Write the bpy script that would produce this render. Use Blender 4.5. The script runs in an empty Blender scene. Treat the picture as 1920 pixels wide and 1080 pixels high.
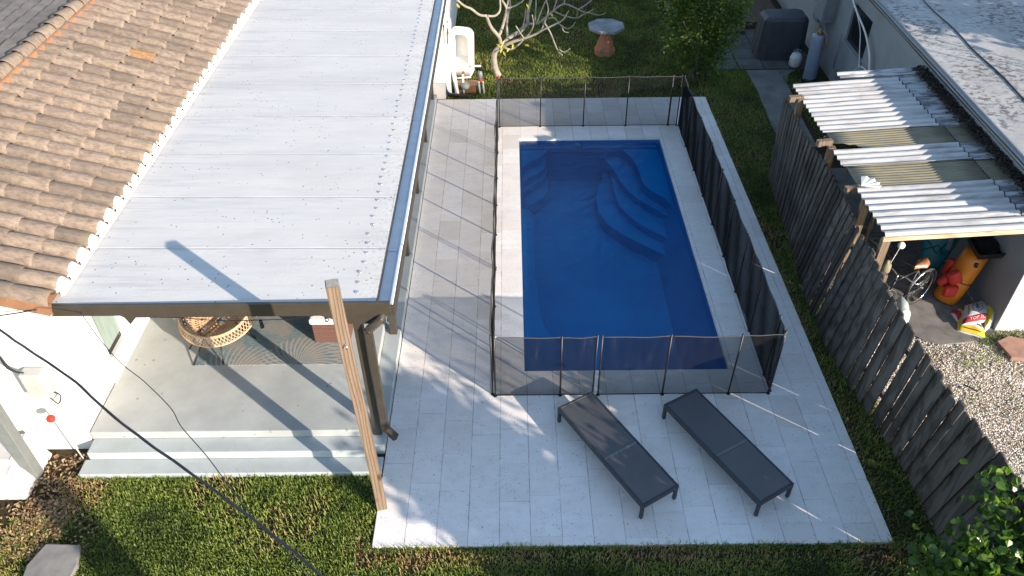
import bpy, bmesh, math, random
import numpy as np
from mathutils import Vector, Matrix, Quaternion
random.seed(7); RNG = np.random.default_rng(7)
R = math.radians
sc = bpy.context.scene
col = sc.collection

# ------------------------------------------------------------------ camera, sky, sun, exposure
PITCH, YAW, ROLL, FPX, CAMH = 0.701021, 0.0028149, -0.0121932, 1466.151, 8.80961
camd = bpy.data.cameras.new("camera")
camd.sensor_width = 36; camd.lens = FPX / 1920 * 36; camd.clip_end = 400; camd.clip_start = 0.05
cam = bpy.data.objects.new("camera", camd); col.objects.link(cam)
CM = (Matrix.Rotation(YAW, 4, 'Z') @ Matrix.Rotation(math.pi / 2 - PITCH, 4, 'X') @ Matrix.Rotation(ROLL, 4, 'Z'))
cam.matrix_world = Matrix.Translation((0, 0, CAMH)) @ CM
sc.camera = cam

SUN_AZ, SUN_EL = R(130.6), R(18.9)      # azimuth clockwise from +Y
world = bpy.data.worlds.new("World"); sc.world = world; world.use_nodes = True
wn = world.node_tree; wn.nodes.clear()
sky = wn.nodes.new('ShaderNodeTexSky'); sky.sky_type = 'NISHITA'; sky.sun_disc = False
sky.sun_elevation = SUN_EL; sky.sun_rotation = SUN_AZ; sky.altitude = 5; sky.dust_density = 0.2; sky.ozone_density = 0.7; sky.air_density = 1.0
bg = wn.nodes.new('ShaderNodeBackground'); bg.inputs[1].default_value = 0.14
wo = wn.nodes.new('ShaderNodeOutputWorld')
wn.links.new(sky.outputs[0], bg.inputs[0]); wn.links.new(bg.outputs[0], wo.inputs[0])
sd = Vector((math.sin(SUN_AZ) * math.cos(SUN_EL), math.cos(SUN_AZ) * math.cos(SUN_EL), math.sin(SUN_EL)))
ld = bpy.data.lights.new("sun", 'SUN'); ld.energy = 4.3; ld.angle = R(0.53); ld.color = (1.0, 0.87, 0.73)
sun = bpy.data.objects.new("sun", ld); col.objects.link(sun); sun.location = sd * 40
sun.rotation_euler = sd.to_track_quat('Z', 'Y').to_euler()
sc.view_settings.view_transform = 'Standard'; sc.view_settings.look = 'None'
sc.view_settings.exposure = 1.38; sc.view_settings.gamma = 1.0
sc.cycles.transparent_max_bounces = 16; sc.cycles.max_bounces = 7
sc.cycles.use_denoising = True

# ------------------------------------------------------------------ helpers
def ray_dir(u, v):
    return CM.to_3x3() @ Vector(((u - 960) / FPX, -(v - 540) / FPX, -1))
def gz(u, v, z=0.0):
    d = ray_dir(u, v); t = (z - CAMH) / d.z; return Vector((d.x * t, d.y * t, z))
def gy(u, v, y):
    d = ray_dir(u, v); t = y / d.y; return Vector((d.x * t, y, CAMH + d.z * t))
def gx(u, v, x):
    d = ray_dir(u, v); t = x / d.x; return Vector((x, d.y * t, CAMH + d.z * t))

class NT:
    def __init__(s, name):
        s.m = bpy.data.materials.new(name); s.m.use_nodes = True; s.t = s.m.node_tree; s.t.nodes.clear()
        s.out = s.t.nodes.new('ShaderNodeOutputMaterial')
    def n(s, typ, ins=None, **kw):
        x = s.t.nodes.new(typ)
        for k, v in kw.items(): setattr(x, k, v)
        for k, v in (ins or {}).items():
            if hasattr(v, 'is_output') or isinstance(v, bpy.types.NodeSocket): s.t.links.new(v, x.inputs[k])
            else: x.inputs[k].default_value = v
        return x
    def math(s, op, a, b=0.0, c=0.0, clamp=False):
        x = s.t.nodes.new('ShaderNodeMath'); x.operation = op; x.use_clamp = clamp
        for i, v in enumerate((a, b, c)):
            if isinstance(v, bpy.types.NodeSocket): s.t.links.new(v, x.inputs[i])
            else: x.inputs[i].default_value = v
        return x.outputs[0]
    def mix(s, f, a, b, blend='MIX'):
        x = s.t.nodes.new('ShaderNodeMix'); x.data_type = 'RGBA'; x.blend_type = blend
        for i, v in ((0, f), (6, a), (7, b)):
            if isinstance(v, bpy.types.NodeSocket): s.t.links.new(v, x.inputs[i])
            else: x.inputs[i].default_value = v if i == 0 else (*v[:3], 1)
        return x.outputs[2]
    def ramp(s, f, stops):
        x = s.t.nodes.new('ShaderNodeValToRGB'); e = x.color_ramp.elements
        while len(e) < len(stops): e.new(0.5)
        for i, (p, c) in enumerate(stops):
            e[i].position = p; e[i].color = (*c[:3], 1) if hasattr(c, '__len__') else (c, c, c, 1)
        s.t.links.new(f, x.inputs[0]); return x.outputs[0]
    def coords(s, scale=(1, 1, 1), rot=(0, 0, 0), world=False):
        if world: o = s.n('ShaderNodeNewGeometry').outputs['Position']
        else: o = s.n('ShaderNodeTexCoord').outputs['Object']
        return s.n('ShaderNodeMapping', {'Vector': o, 'Scale': scale, 'Rotation': rot}).outputs[0]
    def noise(s, vec, scale, detail=6, rough=0.6, dist=0.0):
        return s.n('ShaderNodeTexNoise', {'Vector': vec, 'Scale': scale, 'Detail': detail, 'Roughness': rough, 'Distortion': dist}).outputs[0]
    def bump(s, h, strength=0.3, dist=0.01):
        return s.n('ShaderNodeBump', {'Height': h, 'Strength': strength, 'Distance': dist}).outputs[0]
    def principled(s, base, rough=0.7, normal=None, **kw):
        ins = {'Base Color': base if isinstance(base, bpy.types.NodeSocket) else (*base[:3], 1), 'Roughness': rough}
        if normal is not None: ins['Normal'] = normal
        ins.update(kw)
        p = s.n('ShaderNodeBsdfPrincipled', ins); s.t.links.new(p.outputs[0], s.out.inputs[0]); return p

def simple(name, c1, c2=None, scale=6, rough=0.7, bump=0.15, bscale=60, bdist=0.004, metal=0.0, stretch=(1, 1, 1),
           lo=0.35, hi=0.65, specks=None, world=False, rot=(0, 0, 0), spec=0.5, var=0.0):
    """mottled surface: two colours, fine bump, optional dark specks (size, amount, colour)"""
    t = NT(name); v = t.coords(stretch, rot, world)
    c2 = c2 or tuple(x * 0.8 for x in c1)
    f = t.noise(v, scale, 8, 0.62)
    c = t.mix(t.ramp(f, [(lo, 0.0), (hi, 1.0)]), c2, c1)
    f2 = t.noise(v, scale * 7.3, 4, 0.6)
    c = t.mix(t.math('MULTIPLY', f2, 0.35), c, tuple(x * 0.62 for x in c1))
    if var:
        a = t.n('ShaderNodeAttribute', attribute_name='var').outputs['Fac']
        c = t.mix(t.math('MULTIPLY', a, var), c, tuple(x * 0.35 for x in c2))
    if specks:
        sz, amt, scol = specks
        w = t.n('ShaderNodeTexVoronoi', {'Vector': v, 'Scale': sz}).outputs['Distance']
        g = t.noise(v, sz * 0.35, 3, 0.5)
        k = t.math('MULTIPLY', t.math('LESS_THAN', w, 0.22), t.math('GREATER_THAN', g, amt))
        c = t.mix(k, c, scol)
    nb = t.bump(t.noise(v, bscale, 5, 0.6), bump, bdist)
    t.principled(c, rough, nb, Metallic=metal, **{'Specular IOR Level': spec})
    return t.m

def tag(o, label=None, cat=None, group=None, kind=None):
    if label: o['label'] = label
    if cat: o['category'] = cat
    if group: o['group'] = group
    if kind: o['kind'] = kind
    return o
WORLD = {}
def thing(name, loc, label, cat, group=None, kind=None):
    o = bpy.data.objects.new(name, None); o.empty_display_size = 0.1; o.location = loc; col.objects.link(o)
    WORLD[o] = Vector(loc); return tag(o, label, cat, group, kind)

class MB:
    def __init__(s): s.v = []; s.f = []; s.val = []; s.sm = []
    def add(s, vs, fs, val=0.0, smooth=False):
        b = len(s.v); s.v += [tuple(p) for p in vs]
        for f in fs: s.f.append(tuple(i + b for i in f)); s.val.append(val); s.sm.append(smooth)
        return s
    def box(s, x0, x1, y0, y1, z0, z1, val=0.0):
        vs = [(x, y, z) for z in (z0, z1) for y in (y0, y1) for x in (x0, x1)]
        return s.add(vs, [(0, 2, 3, 1), (4, 5, 7, 6), (0, 1, 5, 4), (2, 6, 7, 3), (0, 4, 6, 2), (1, 3, 7, 5)], val)
    def obox(s, c, ax, ay, az, val=0.0):
        c, ax, ay, az = map(Vector, (c, ax, ay, az))
        vs = [c + ax * i + ay * j + az * k for k in (-1, 1) for j in (-1, 1) for i in (-1, 1)]
        return s.add(vs, [(0, 2, 3, 1), (4, 5, 7, 6), (0, 1, 5, 4), (2, 6, 7, 3), (0, 4, 6, 2), (1, 3, 7, 5)], val)
    def beam(s, a, b, w, h, up=(0, 0, 1), val=0.0):
        a, b = Vector(a), Vector(b); d = (b - a); L = d.length; d.normalize(); up = Vector(up)
        side = d.cross(up)
        if side.length < 1e-4: side = d.cross(Vector((0, 1, 0)))
        side.normalize(); u = side.cross(d).normalized()
        return s.obox((a + b) / 2, d * L / 2, side * w / 2, u * h / 2, val)
    def prism(s, poly, z0, z1, val=0.0, smooth=False):
        n = len(poly); vs = [(p[0], p[1], z0) for p in poly] + [(p[0], p[1], z1) for p in poly]
        s.add(vs, [tuple(range(n))[::-1], tuple(range(n, 2 * n))], val)
        b = len(s.v) - 2 * n
        for i in range(n):
            j = (i + 1) % n; s.f.append((b + i, b + j, b + n + j, b + n + i)); s.val.append(val); s.sm.append(smooth)
        return s
    def tube(s, pts, rad, n=8, val=0.0, cap=True, flat=1.0):
        pts = [Vector(p) for p in pts]; m = len(pts)
        if not hasattr(rad, '__len__'): rad = [rad] * m
        ref = Vector((0, 0, 1)); vs = []
        d0 = (pts[1] - pts[0]).normalized()
        a = d0.cross(ref)
        if a.length < 0.05: a = d0.cross(Vector((0, 1, 0)))
        a.normalize()
        for i in range(m):
            d = (pts[min(i + 1, m - 1)] - pts[max(i - 1, 0)])
            if d.length < 1e-9: d = d0
            d.normalize(); a = (a - d * a.dot(d))
            if a.length < 1e-6: a = d.cross(Vector((1, 0, 0)))
            a.normalize(); b = d.cross(a)
            for k in range(n):
                t = 2 * math.pi * k / n
                vs.append(pts[i] + (a * math.cos(t) + b * math.sin(t) * flat) * rad[i])
        fs = [(i * n + k, i * n + (k + 1) % n, (i + 1) * n + (k + 1) % n, (i + 1) * n + k) for i in range(m - 1) for k in range(n)]
        s.add(vs, fs, val, True)
        if cap:
            b = len(s.v) - len(vs)
            s.f.append(tuple(b + k for k in range(n))[::-1]); s.val.append(val); s.sm.append(False)
            s.f.append(tuple(b + (m - 1) * n + k for k in range(n))); s.val.append(val); s.sm.append(False)
        return s
    def lathe(s, c, prof, n=20, val=0.0, axis=(0, 0, 1)):
        c = Vector(c); q = Vector((0, 0, 1)).rotation_difference(Vector(axis)); vs = []
        for r, z in prof:
            for k in range(n):
                t = 2 * math.pi * k / n; vs.append(c + q @ Vector((r * math.cos(t), r * math.sin(t), z)))
        m = len(prof)
        fs = [(i * n + k, i * n + (k + 1) % n, (i + 1) * n + (k + 1) % n, (i + 1) * n + k) for i in range(m - 1) for k in range(n)]
        fs += [tuple(range(n))[::-1], tuple((m - 1) * n + k for k in range(n))]
        return s.add(vs, fs, val, True)
    def torus(s, c, R_, r, axis=(0, 0, 1), n=28, m=8, val=0.0):
        q = Vector((0, 0, 1)).rotation_difference(Vector(axis).normalized()); c = Vector(c)
        pts = [c + q @ Vector((R_ * math.cos(2 * math.pi * i / n), R_ * math.sin(2 * math.pi * i / n), 0)) for i in range(n + 1)]
        return s.tube(pts, r, m, val, cap=False)
    def leaf(s, p, d, up, L, W, val=0.0, fold=0.15):
        d = d.normalized(); side = d.cross(up)
        if side.length < 1e-4: side = Vector((1, 0, 0))
        side.normalize(); nrm = side.cross(d)
        a = p; t = p + d * L; m = p + d * L * 0.55
        l1 = m + side * W / 2 + nrm * L * fold; r1 = m - side * W / 2 + nrm * L * fold
        l2 = p + d * L * 0.86 + side * W * 0.40 + nrm * L * fold * .8; r2 = p + d * L * 0.86 - side * W * 0.40 + nrm * L * fold * .8
        return s.add([a, r1, r2, t, l2, l1, m, p + d * L * .85], [(0, 1, 6), (0, 6, 5), (1, 2, 7, 6), (6, 7, 4, 5), (2, 3, 7), (7, 3, 4)], val)
    def build(s, name, mat, parent=None, origin=None, bevel=0.0, smooth_angle=None):
        me = bpy.data.meshes.new(name)
        if parent is not None: o0 = wloc(parent)
        else: o0 = Vector(origin) if origin is not None else Vector((0, 0, 0))
        me.from_pydata([(p[0] - o0.x, p[1] - o0.y, p[2] - o0.z) for p in s.v], [], s.f)
        me.materials.append(mat)
        at = me.attributes.new('var', 'FLOAT', 'FACE'); at.data.foreach_set('value', s.val)
        me.polygons.foreach_set('use_smooth', s.sm)
        me.update()
        ob = bpy.data.objects.new(name, me); col.objects.link(ob)
        if parent is not None: ob.parent = parent; WORLD[ob] = wloc(parent)
        else: ob.location = o0; WORLD[ob] = o0
        if bevel:
            b = ob.modifiers.new('bevel', 'BEVEL'); b.width = bevel; b.segments = 2; b.limit_method = 'ANGLE'; b.angle_limit = R(40)
        return ob
def wloc(o): return WORLD[o]

def catenary(a, b, sag, n=14):
    a, b = Vector(a), Vector(b)
    return [a.lerp(b, i / n) - Vector((0, 0, sag * 4 * (i / n) * (1 - i / n))) for i in range(n + 1)]
def lerp_tab(tab, t):
    for (a, va), (b, vb) in zip(tab, tab[1:]):
        if t <= b: return va + (vb - va) * max(0, (t - a)) / (b - a)
    return tab[-1][1]
def smooth_path(pts, k=4):
    pts = [Vector(p) for p in pts]; out = []
    for i in range(len(pts) - 1):
        p0 = pts[max(i - 1, 0)]; p1 = pts[i]; p2 = pts[i + 1]; p3 = pts[min(i + 2, len(pts) - 1)]
        for j in range(k):
            t = j / k
            out.append(0.5 * ((2 * p1) + (p2 - p0) * t + (2 * p0 - 5 * p1 + 4 * p2 - p3) * t * t + (3 * p1 - p0 - 3 * p2 + p3) * t ** 3))
    out.append(pts[-1]); return out

# ------------------------------------------------------------------ materials
def mat_deck():
    t = NT('travertine_pavers')
    pos = t.coords(world=True); sep = t.n('ShaderNodeSeparateXYZ', {0: pos}); x, y = sep.outputs[0], sep.outputs[1]
    wob = t.math('MULTIPLY', t.math('SUBTRACT', t.noise(pos, 9, 3), 0.5), 0.012)
    cx = t.math('DIVIDE', t.math('ADD', t.math('ADD', x, 1.815 + 8), wob), 0.4)
    ci = t.math('FLOOR', cx); fx = t.math('FRACT', cx)
    w = t.n('ShaderNodeTexWhiteNoise', {'W': ci}, noise_dimensions='1D').outputs[0]
    yy = t.math('DIVIDE', t.math('ADD', t.math('ADD', y, wob), t.math('MULTIPLY', w, 3.0)), 0.61)
    # some stones are joined into a double length by dropping a joint
    yi = t.math('FLOOR', yy); fy = t.math('FRACT', yy)
    comb = t.n('ShaderNodeCombineXYZ', {0: ci, 1: yi}).outputs[0]
    cell = t.n('ShaderNodeTexWhiteNoise', {'Vector': comb}, noise_dimensions='3D').outputs[0]
    jx = t.math('MINIMUM', fx, t.math('SUBTRACT', 1.0, fx)); jy = t.math('MINIMUM', fy, t.math('SUBTRACT', 1.0, fy))
    jm = t.noise(pos, 4.0, 5, 0.7)
    jw = t.math('MULTIPLY_ADD', jm, 0.024, 0.001)
    lx = t.math('LESS_THAN', jx, jw); ly = t.math('MULTIPLY', t.math('LESS_THAN', jy, t.math('MULTIPLY', jw, 0.55)), 0.7)
    joint = t.math('MAXIMUM', t.math('MULTIPLY', lx, t.ramp(t.noise(pos, 2.3, 4, 0.7), [(0.36, 0.45), (0.6, 1.0)])), t.math('MULTIPLY', ly, t.ramp(t.noise(pos, 1.3, 2), [(0.45, 0.12), (0.6, 0.8)])))
    tone = t.ramp(cell, [(0.0, (0.61, 0.56, 0.51)), (0.12, (0.67, 0.625, 0.575)), (0.6, (0.71, 0.67, 0.63)), (1.0, (0.74, 0.71, 0.68))])
    n1 = t.noise(t.coords((1, 1.8, 1), world=True), 3.1, 8, 0.7)
    c = t.mix(t.ramp(n1, [(0.4, 0.0), (0.72, 0.55)]), tone, (0.55, 0.51, 0.48))
    n2 = t.noise(t.coords((1.0, 0.45, 1), world=True), 22, 5, 0.7)
    c = t.mix(t.ramp(n2, [(0.55, 0.0), (0.75, 0.35)]), c, (0.42, 0.39, 0.36))
    # travertine pits: short dark dashes in drifting patches
    v1 = t.n('ShaderNodeTexVoronoi', {'Vector': t.coords((24, 48, 24), (0, 0, 0.6), True), 'Scale': 1.0, 'Randomness': 1.0}).outputs['Distance']
    g1 = t.noise(pos, 3.3, 4, 0.7)
    pit = t.math('MULTIPLY', t.math('LESS_THAN', v1, 0.2), t.math('GREATER_THAN', g1, 0.53))
    v2 = t.n('ShaderNodeTexVoronoi', {'Vector': t.coords((7, 11, 7), (0, 0, -0.5), True), 'Scale': 1.0}).outputs['Distance']
    pit2 = t.math('MULTIPLY', t.math('LESS_THAN', v2, 0.07), t.math('GREATER_THAN', t.noise(pos, 1.7, 3), 0.5))
    c = t.mix(t.math('MULTIPLY', pit, 0.7), c, (0.2, 0.17, 0.15))
    c = t.mix(t.math('MULTIPLY', pit2, 0.8), c, (0.1, 0.085, 0.075))
    c = t.mix(t.math('MULTIPLY', joint, t.ramp(jm, [(0.35, 0.35), (0.7, 0.95)])), c, (0.14, 0.12, 0.11))
    h = t.math('SUBTRACT', t.math('MULTIPLY', n2, 0.3), t.math('ADD', joint, pit))
    t.principled(c, 0.62, t.bump(h, 0.25, 0.003), **{'Specular IOR Level': 0.35})
    return t.m
def mat_mesh():
    t = NT('pool_fence_mesh_fabric')
    g = t.n('ShaderNodeNewGeometry')
    dot = t.n('ShaderNodeVectorMath', {0: g.outputs['Incoming'], 1: g.outputs['True Normal']}, operation='DOT_PRODUCT').outputs['Value']
    c = t.math('MAXIMUM', t.math('ABSOLUTE', dot), 0.1)
    tr = t.math('POWER', 0.62, t.math('POWER', t.math('DIVIDE', 1.0, c), 1.35))
    cv = t.coords()
    w = t.noise(t.n('ShaderNodeMapping', {'Vector': t.coords(world=True), 'Scale': (3, 3, 0.6), 'Rotation': (0.5, 0.4, 0)}).outputs[0], 3.0, 4, 0.6)
    colr = t.ramp(w, [(0.3, (0.009, 0.0095, 0.010)), (0.62, (0.018, 0.018, 0.018)), (0.76, (0.05, 0.048, 0.045))])
    dif = t.n('ShaderNodeBsdfDiffuse', {'Color': colr}).outputs[0]
    gl = t.n('ShaderNodeBsdfTranslucent', {'Color': (0.02, 0.02, 0.019, 1)}).outputs[0]
    ms = t.n('ShaderNodeMixShader', {0: 0.25, 1: dif, 2: gl}).outputs[0]
    tp = t.n('ShaderNodeBsdfTransparent').outputs[0]
    o = t.n('ShaderNodeMixShader', {0: tr, 1: ms, 2: tp}); t.t.links.new(o.outputs[0], t.out.inputs[0]); return t.m
def mat_water():
    t = NT('pool_water')
    pos = t.coords(world=True)
    n1 = t.noise(pos, 3.2, 3, 0.5, 0.6); n2 = t.noise(pos, 38, 3, 0.6)
    n3 = t.noise(pos, 11, 3, 0.6, 0.8)
    nb = t.bump(t.math('ADD', t.math('ADD', n1, t.math('MULTIPLY', n3, 0.35)), t.math('MULTIPLY', n2, 0.22)), 0.5, 0.025)
    fr = t.n('ShaderNodeFresnel', {'IOR': 1.33, 'Normal': nb}).outputs[0]
    tp = t.n('ShaderNodeBsdfTransparent', {'Color': (0.26, 0.66, 0.84, 1)}).outputs[0]
    gl = t.n('ShaderNodeBsdfGlossy', {'Color': (1, 1, 1, 1), 'Roughness': 0.03, 'Normal': nb}).outputs[0]
    o = t.n('ShaderNodeMixShader', {0: fr, 1: tp, 2: gl}); t.t.links.new(o.outputs[0], t.out.inputs[0]); return t.m
def mat_pool():
    t = NT('blue_fibreglass'); pos = t.coords(world=True)
    n = t.noise(pos, 90, 3, 0.7); n2 = t.noise(pos, 0.8, 5)
    c = t.mix(t.ramp(n2, [(0.35, 0.0), (0.65, 1.0)]), (0.003, 0.30, 0.50), (0.006, 0.42, 0.62))
    c = t.mix(t.ramp(n, [(0.45, 0.0), (0.75, 0.8)]), c, (0.02, 0.40, 0.70))
    t.principled(c, 0.4); return t.m
def mat_wood(name, c1, c2, c3, ring=9, axis='z', rough=0.85, var=0.0, moss=None):
    t = NT(name)
    sc_ = {'z': (14, 14, 0.7), 'x': (0.7, 14, 14), 'y': (14, 0.7, 14)}[axis]
    v = t.coords(sc_)
    d = t.noise(t.coords({'z': (3, 3, 0.5), 'x': (.5, 3, 3), 'y': (3, .5, 3)}[axis]), 1.4, 4, 0.5)
    vv = t.n('ShaderNodeVectorMath', {0: v, 1: d}, operation='ADD').outputs[0]
    n = t.noise(vv, 2.2, 7, 0.7, 1.2)
    w = t.n('ShaderNodeTexWave', {'Vector': vv, 'Scale': 0.55, 'Distortion': ring, 'Detail': 3, 'Detail Scale': 0.7}).outputs['Fac']
    c = t.mix(t.ramp(n, [(0.3, 0.0), (0.7, 1.0)]), c2, c1)
    c = t.mix(t.math('MULTIPLY', t.ramp(w, [(0.6, 0.0), (0.95, 1.0)]), 0.55), c, c3)
    k = t.n('ShaderNodeTexVoronoi', {'Vector': t.coords({'z': (5, 5, 1.6), 'x': (1.6, 5, 5), 'y': (5, 1.6, 5)}[axis]), 'Scale': 1.0}).outputs['Distance']
    c = t.mix(t.ramp(k, [(0.07, 0.8), (0.16, 0.0)]), c, tuple(a * .5 for a in c3))
    if var:
        a = t.n('ShaderNodeAttribute', attribute_name='var').outputs['Fac']
        c = t.mix(t.math('MULTIPLY', a, var), c, c3)
    if moss:
        m = t.noise(t.coords(world=True), 1.3, 5, 0.65)
        c = t.mix(t.ramp(m, [(0.5, 0.0), (0.68, 0.9)]), c, moss)
    t.principled(c, rough, t.bump(t.math('ADD', n, w), 0.35, 0.003), **{'Specular IOR Level': 0.25}); return t.m
def mat_leaf(name, stops, trans=0.35, rough=0.45):
    t = NT(name)
    a = t.n('ShaderNodeAttribute', attribute_name='var').outputs['Fac']
    c = t.ramp(a, stops)
    p = t.n('ShaderNodeBsdfPrincipled', {'Base Color': c, 'Roughness': rough, 'Specular IOR Level': 0.4}).outputs[0]
    tl = t.n('ShaderNodeBsdfTranslucent', {'Color': t.mix(0.5, c, (0.25, 0.4, 0.03), 'MIX')}).outputs[0]
    o = t.n('ShaderNodeMixShader', {0: trans, 1: p, 2: tl}); t.t.links.new(o.outputs[0], t.out.inputs[0]); return t.m
def mat_tiles():
    t = NT('weathered_clay_tiles'); pos = t.coords(world=True)
    a = t.n('ShaderNodeAttribute', attribute_name='var').outputs['Fac']
    base = t.ramp(a, [(0.0, (0.155, 0.122, 0.096)), (0.3, (0.20, 0.155, 0.122)), (0.6, (0.235, 0.178, 0.14)), (0.91, (0.27, 0.21, 0.16)), (0.93, (0.30, 0.155, 0.075)), (1.0, (0.33, 0.20, 0.085))])
    n = t.noise(t.coords((1, 2.6, 1), world=True), 9, 6, 0.75)
    c = t.mix(t.ramp(n, [(0.42, 0.0), (0.68, 0.8)]), base, (0.085, 0.066, 0.05))
    n2 = t.noise(pos, 3.0, 5, 0.6)
    c = t.mix(t.ramp(n2, [(0.55, 0.0), (0.75, 0.5)]), c, (0.26, 0.195, 0.125))
    n3 = t.noise(pos, 60, 4, 0.7)
    t.principled(c, 0.9, t.bump(n3, 0.4, 0.004), **{'Specular IOR Level': 0.2}); return t.m
def mat_roofskin():
    t = NT('white_roof_membrane'); pos = t.coords(world=True)
    n = t.noise(t.coords((0.6, 2.2, 1), world=True), 1.7, 7, 0.7)
    c = t.mix(t.ramp(n, [(0.42, 0.0), (0.75, 0.6)]), (0.51, 0.495, 0.47), (0.425, 0.412, 0.395))
    nl = t.noise(t.coords((0.25, 0.9, 1), world=True), 1.0, 4, 0.6)
    c = t.mix(t.ramp(nl, [(0.45, 0.0), (0.65, 0.4)]), c, (0.40, 0.385, 0.365))
    # grey dirt streaks near the tile edge and along the seams
    n2 = t.noise(t.coords((0.5, 9, 1), world=True), 1.4, 6, 0.75)
    sx = t.n('ShaderNodeSeparateXYZ', {0: pos}); x = sx.outputs[0]; y = sx.outputs[1]
    edge = t.math('SMOOTH_MIN', t.math('MULTIPLY_ADD', x, -0.5, -1.9, clamp=True), 1.0, 0.1)
    c = t.mix(t.math('MULTIPLY', t.ramp(n2, [(0.50, 0.0), (0.68, 1.0)]), t.math('MULTIPLY_ADD', edge, 0.55, 0.22)), c, (0.30, 0.30, 0.31))
    sy = t.math('FRACT', t.math('DIVIDE', t.math('ADD', t.math('SUBTRACT', y, 8.24 - 0.02), t.math('MULTIPLY', t.math('SUBTRACT', t.noise(pos, 5, 2), .5), .01)), 1.213))
    sl = t.math('LESS_THAN', sy, 0.016)
    c = t.mix(t.math('MULTIPLY', sl, t.ramp(t.noise(pos, 3.1, 5, 0.7), [(0.40, 0.1), (0.6, 0.75)])), c, (0.20, 0.20, 0.20))
    nb2 = t.math('MULTIPLY', t.ramp(sy, [(0.0, 1.0), (0.12, 0.0), (0.85, 0.0), (1.0, 1.0)]), t.ramp(t.noise(t.coords((0.7, 3, 1), world=True), 2.3, 6, 0.7), [(0.45, 0.0), (0.65, 0.55)]))
    c = t.mix(nb2, c, (0.36, 0.35, 0.34))
    sp = t.n('ShaderNodeTexVoronoi', {'Vector': pos, 'Scale': 13.0}).outputs['Distance']
    gate = t.math('GREATER_THAN', t.noise(pos, 3.7, 4), 0.54)
    c = t.mix(t.math('MULTIPLY', t.math('LESS_THAN', sp, 0.14), gate), c, (0.10, 0.10, 0.10))
    # dark grime along the gutter
    gr = t.math('MULTIPLY_ADD', x, 3.2, 6.3, clamp=True)
    gn = t.noise(pos, 14, 6, 0.75)
    c = t.mix(t.math('MULTIPLY', gr, t.ramp(gn, [(0.52, 0.0), (0.66, 0.8)])), c, (0.16, 0.16, 0.17))
    h = t.noise(pos, 24, 4, 0.6); dm = t.n('ShaderNodeTexVoronoi', {'Vector': pos, 'Scale': 22.0}, feature='SMOOTH_F1').outputs['Distance']
    dimp = t.math('MULTIPLY', dm, t.ramp(t.noise(pos, 1.1, 3), [(0.42, 0.0), (0.6, 1.0)]))
    t.principled(c, 0.6, t.bump(t.math('ADD', t.math('MULTIPLY', h, 0.5), dimp), 0.4, 0.005), **{'Specular IOR Level': 0.3}); return t.m
def mat_oldroof():
    t = NT('stained_flat_roof_coating'); pos = t.coords(world=True)
    n = t.noise(t.coords((1.2, 1.0, 1), world=True), 1.0, 8, 0.7)
    c = t.mix(t.ramp(n, [(0.35, 0.0), (0.65, 1.0)]), (0.27, 0.265, 0.26), (0.40, 0.39, 0.38))
    n2 = t.noise(t.coords((1.6, 2.6, 1), (0, 0, 0.3), True), 4.2, 9, 0.72); g = t.noise(pos, 0.8, 4, 0.6)
    k = t.math('MULTIPLY', t.ramp(n2, [(0.505, 0.0), (0.545, 1.0)]), t.ramp(g, [(0.40, 0.12), (0.54, 1.0)]))
    c = t.mix(t.math('MULTIPLY', k, 0.85), c, (0.065, 0.06, 0.058))
    n3 = t.noise(pos, 1.5, 5, 0.7)
    c = t.mix(t.ramp(n3, [(0.55, 0.0), (0.8, 0.5)]), c, (0.25, 0.205, 0.175))
    t.principled(c, 0.8, t.bump(n2, 0.3, 0.01)); return t.m
def mat_ground():
    t = NT('soil_and_thatch'); pos = t.coords(world=True)
    n = t.noise(pos, 1.3, 6, 0.65); n2 = t.noise(pos, 22, 6, 0.8)
    c = t.mix(t.ramp(n, [(0.38, 0.0), (0.62, 1.0)]), (0.018, 0.022, 0.009), (0.05, 0.036, 0.02))
    c = t.mix(t.ramp(n2, [(0.4, 0.0), (0.7, 0.8)]), c, (0.08, 0.058, 0.034))
    t.principled(c, 0.95, t.bump(n2, 0.8, 0.03), **{'Specular IOR Level': 0.1}); return t.m
def mat_gravel():
    t = NT('crushed_stone_ground'); pos = t.coords(world=True)
    v = t.n('ShaderNodeTexVoronoi', {'Vector': pos, 'Scale': 38.0}); d, cc = v.outputs['Distance'], v.outputs['Color']
    s_ = t.n('ShaderNodeSeparateColor', {0: cc}).outputs[0]
    c = t.ramp(s_, [(0.0, (0.20, 0.155, 0.115)), (0.4, (0.42, 0.35, 0.27)), (0.75, (0.60, 0.53, 0.44)), (1.0, (0.75, 0.70, 0.63))])
    n = t.noise(pos, 1.1, 5, 0.6)
    c = t.mix(t.ramp(n, [(0.5, 0.0), (0.72, 0.75)]), c, (0.12, 0.10, 0.05))
    t.principled(c, 0.9, t.bump(t.math('SUBTRACT', 1.0, d), 1.0, 0.03)); return t.m
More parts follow.
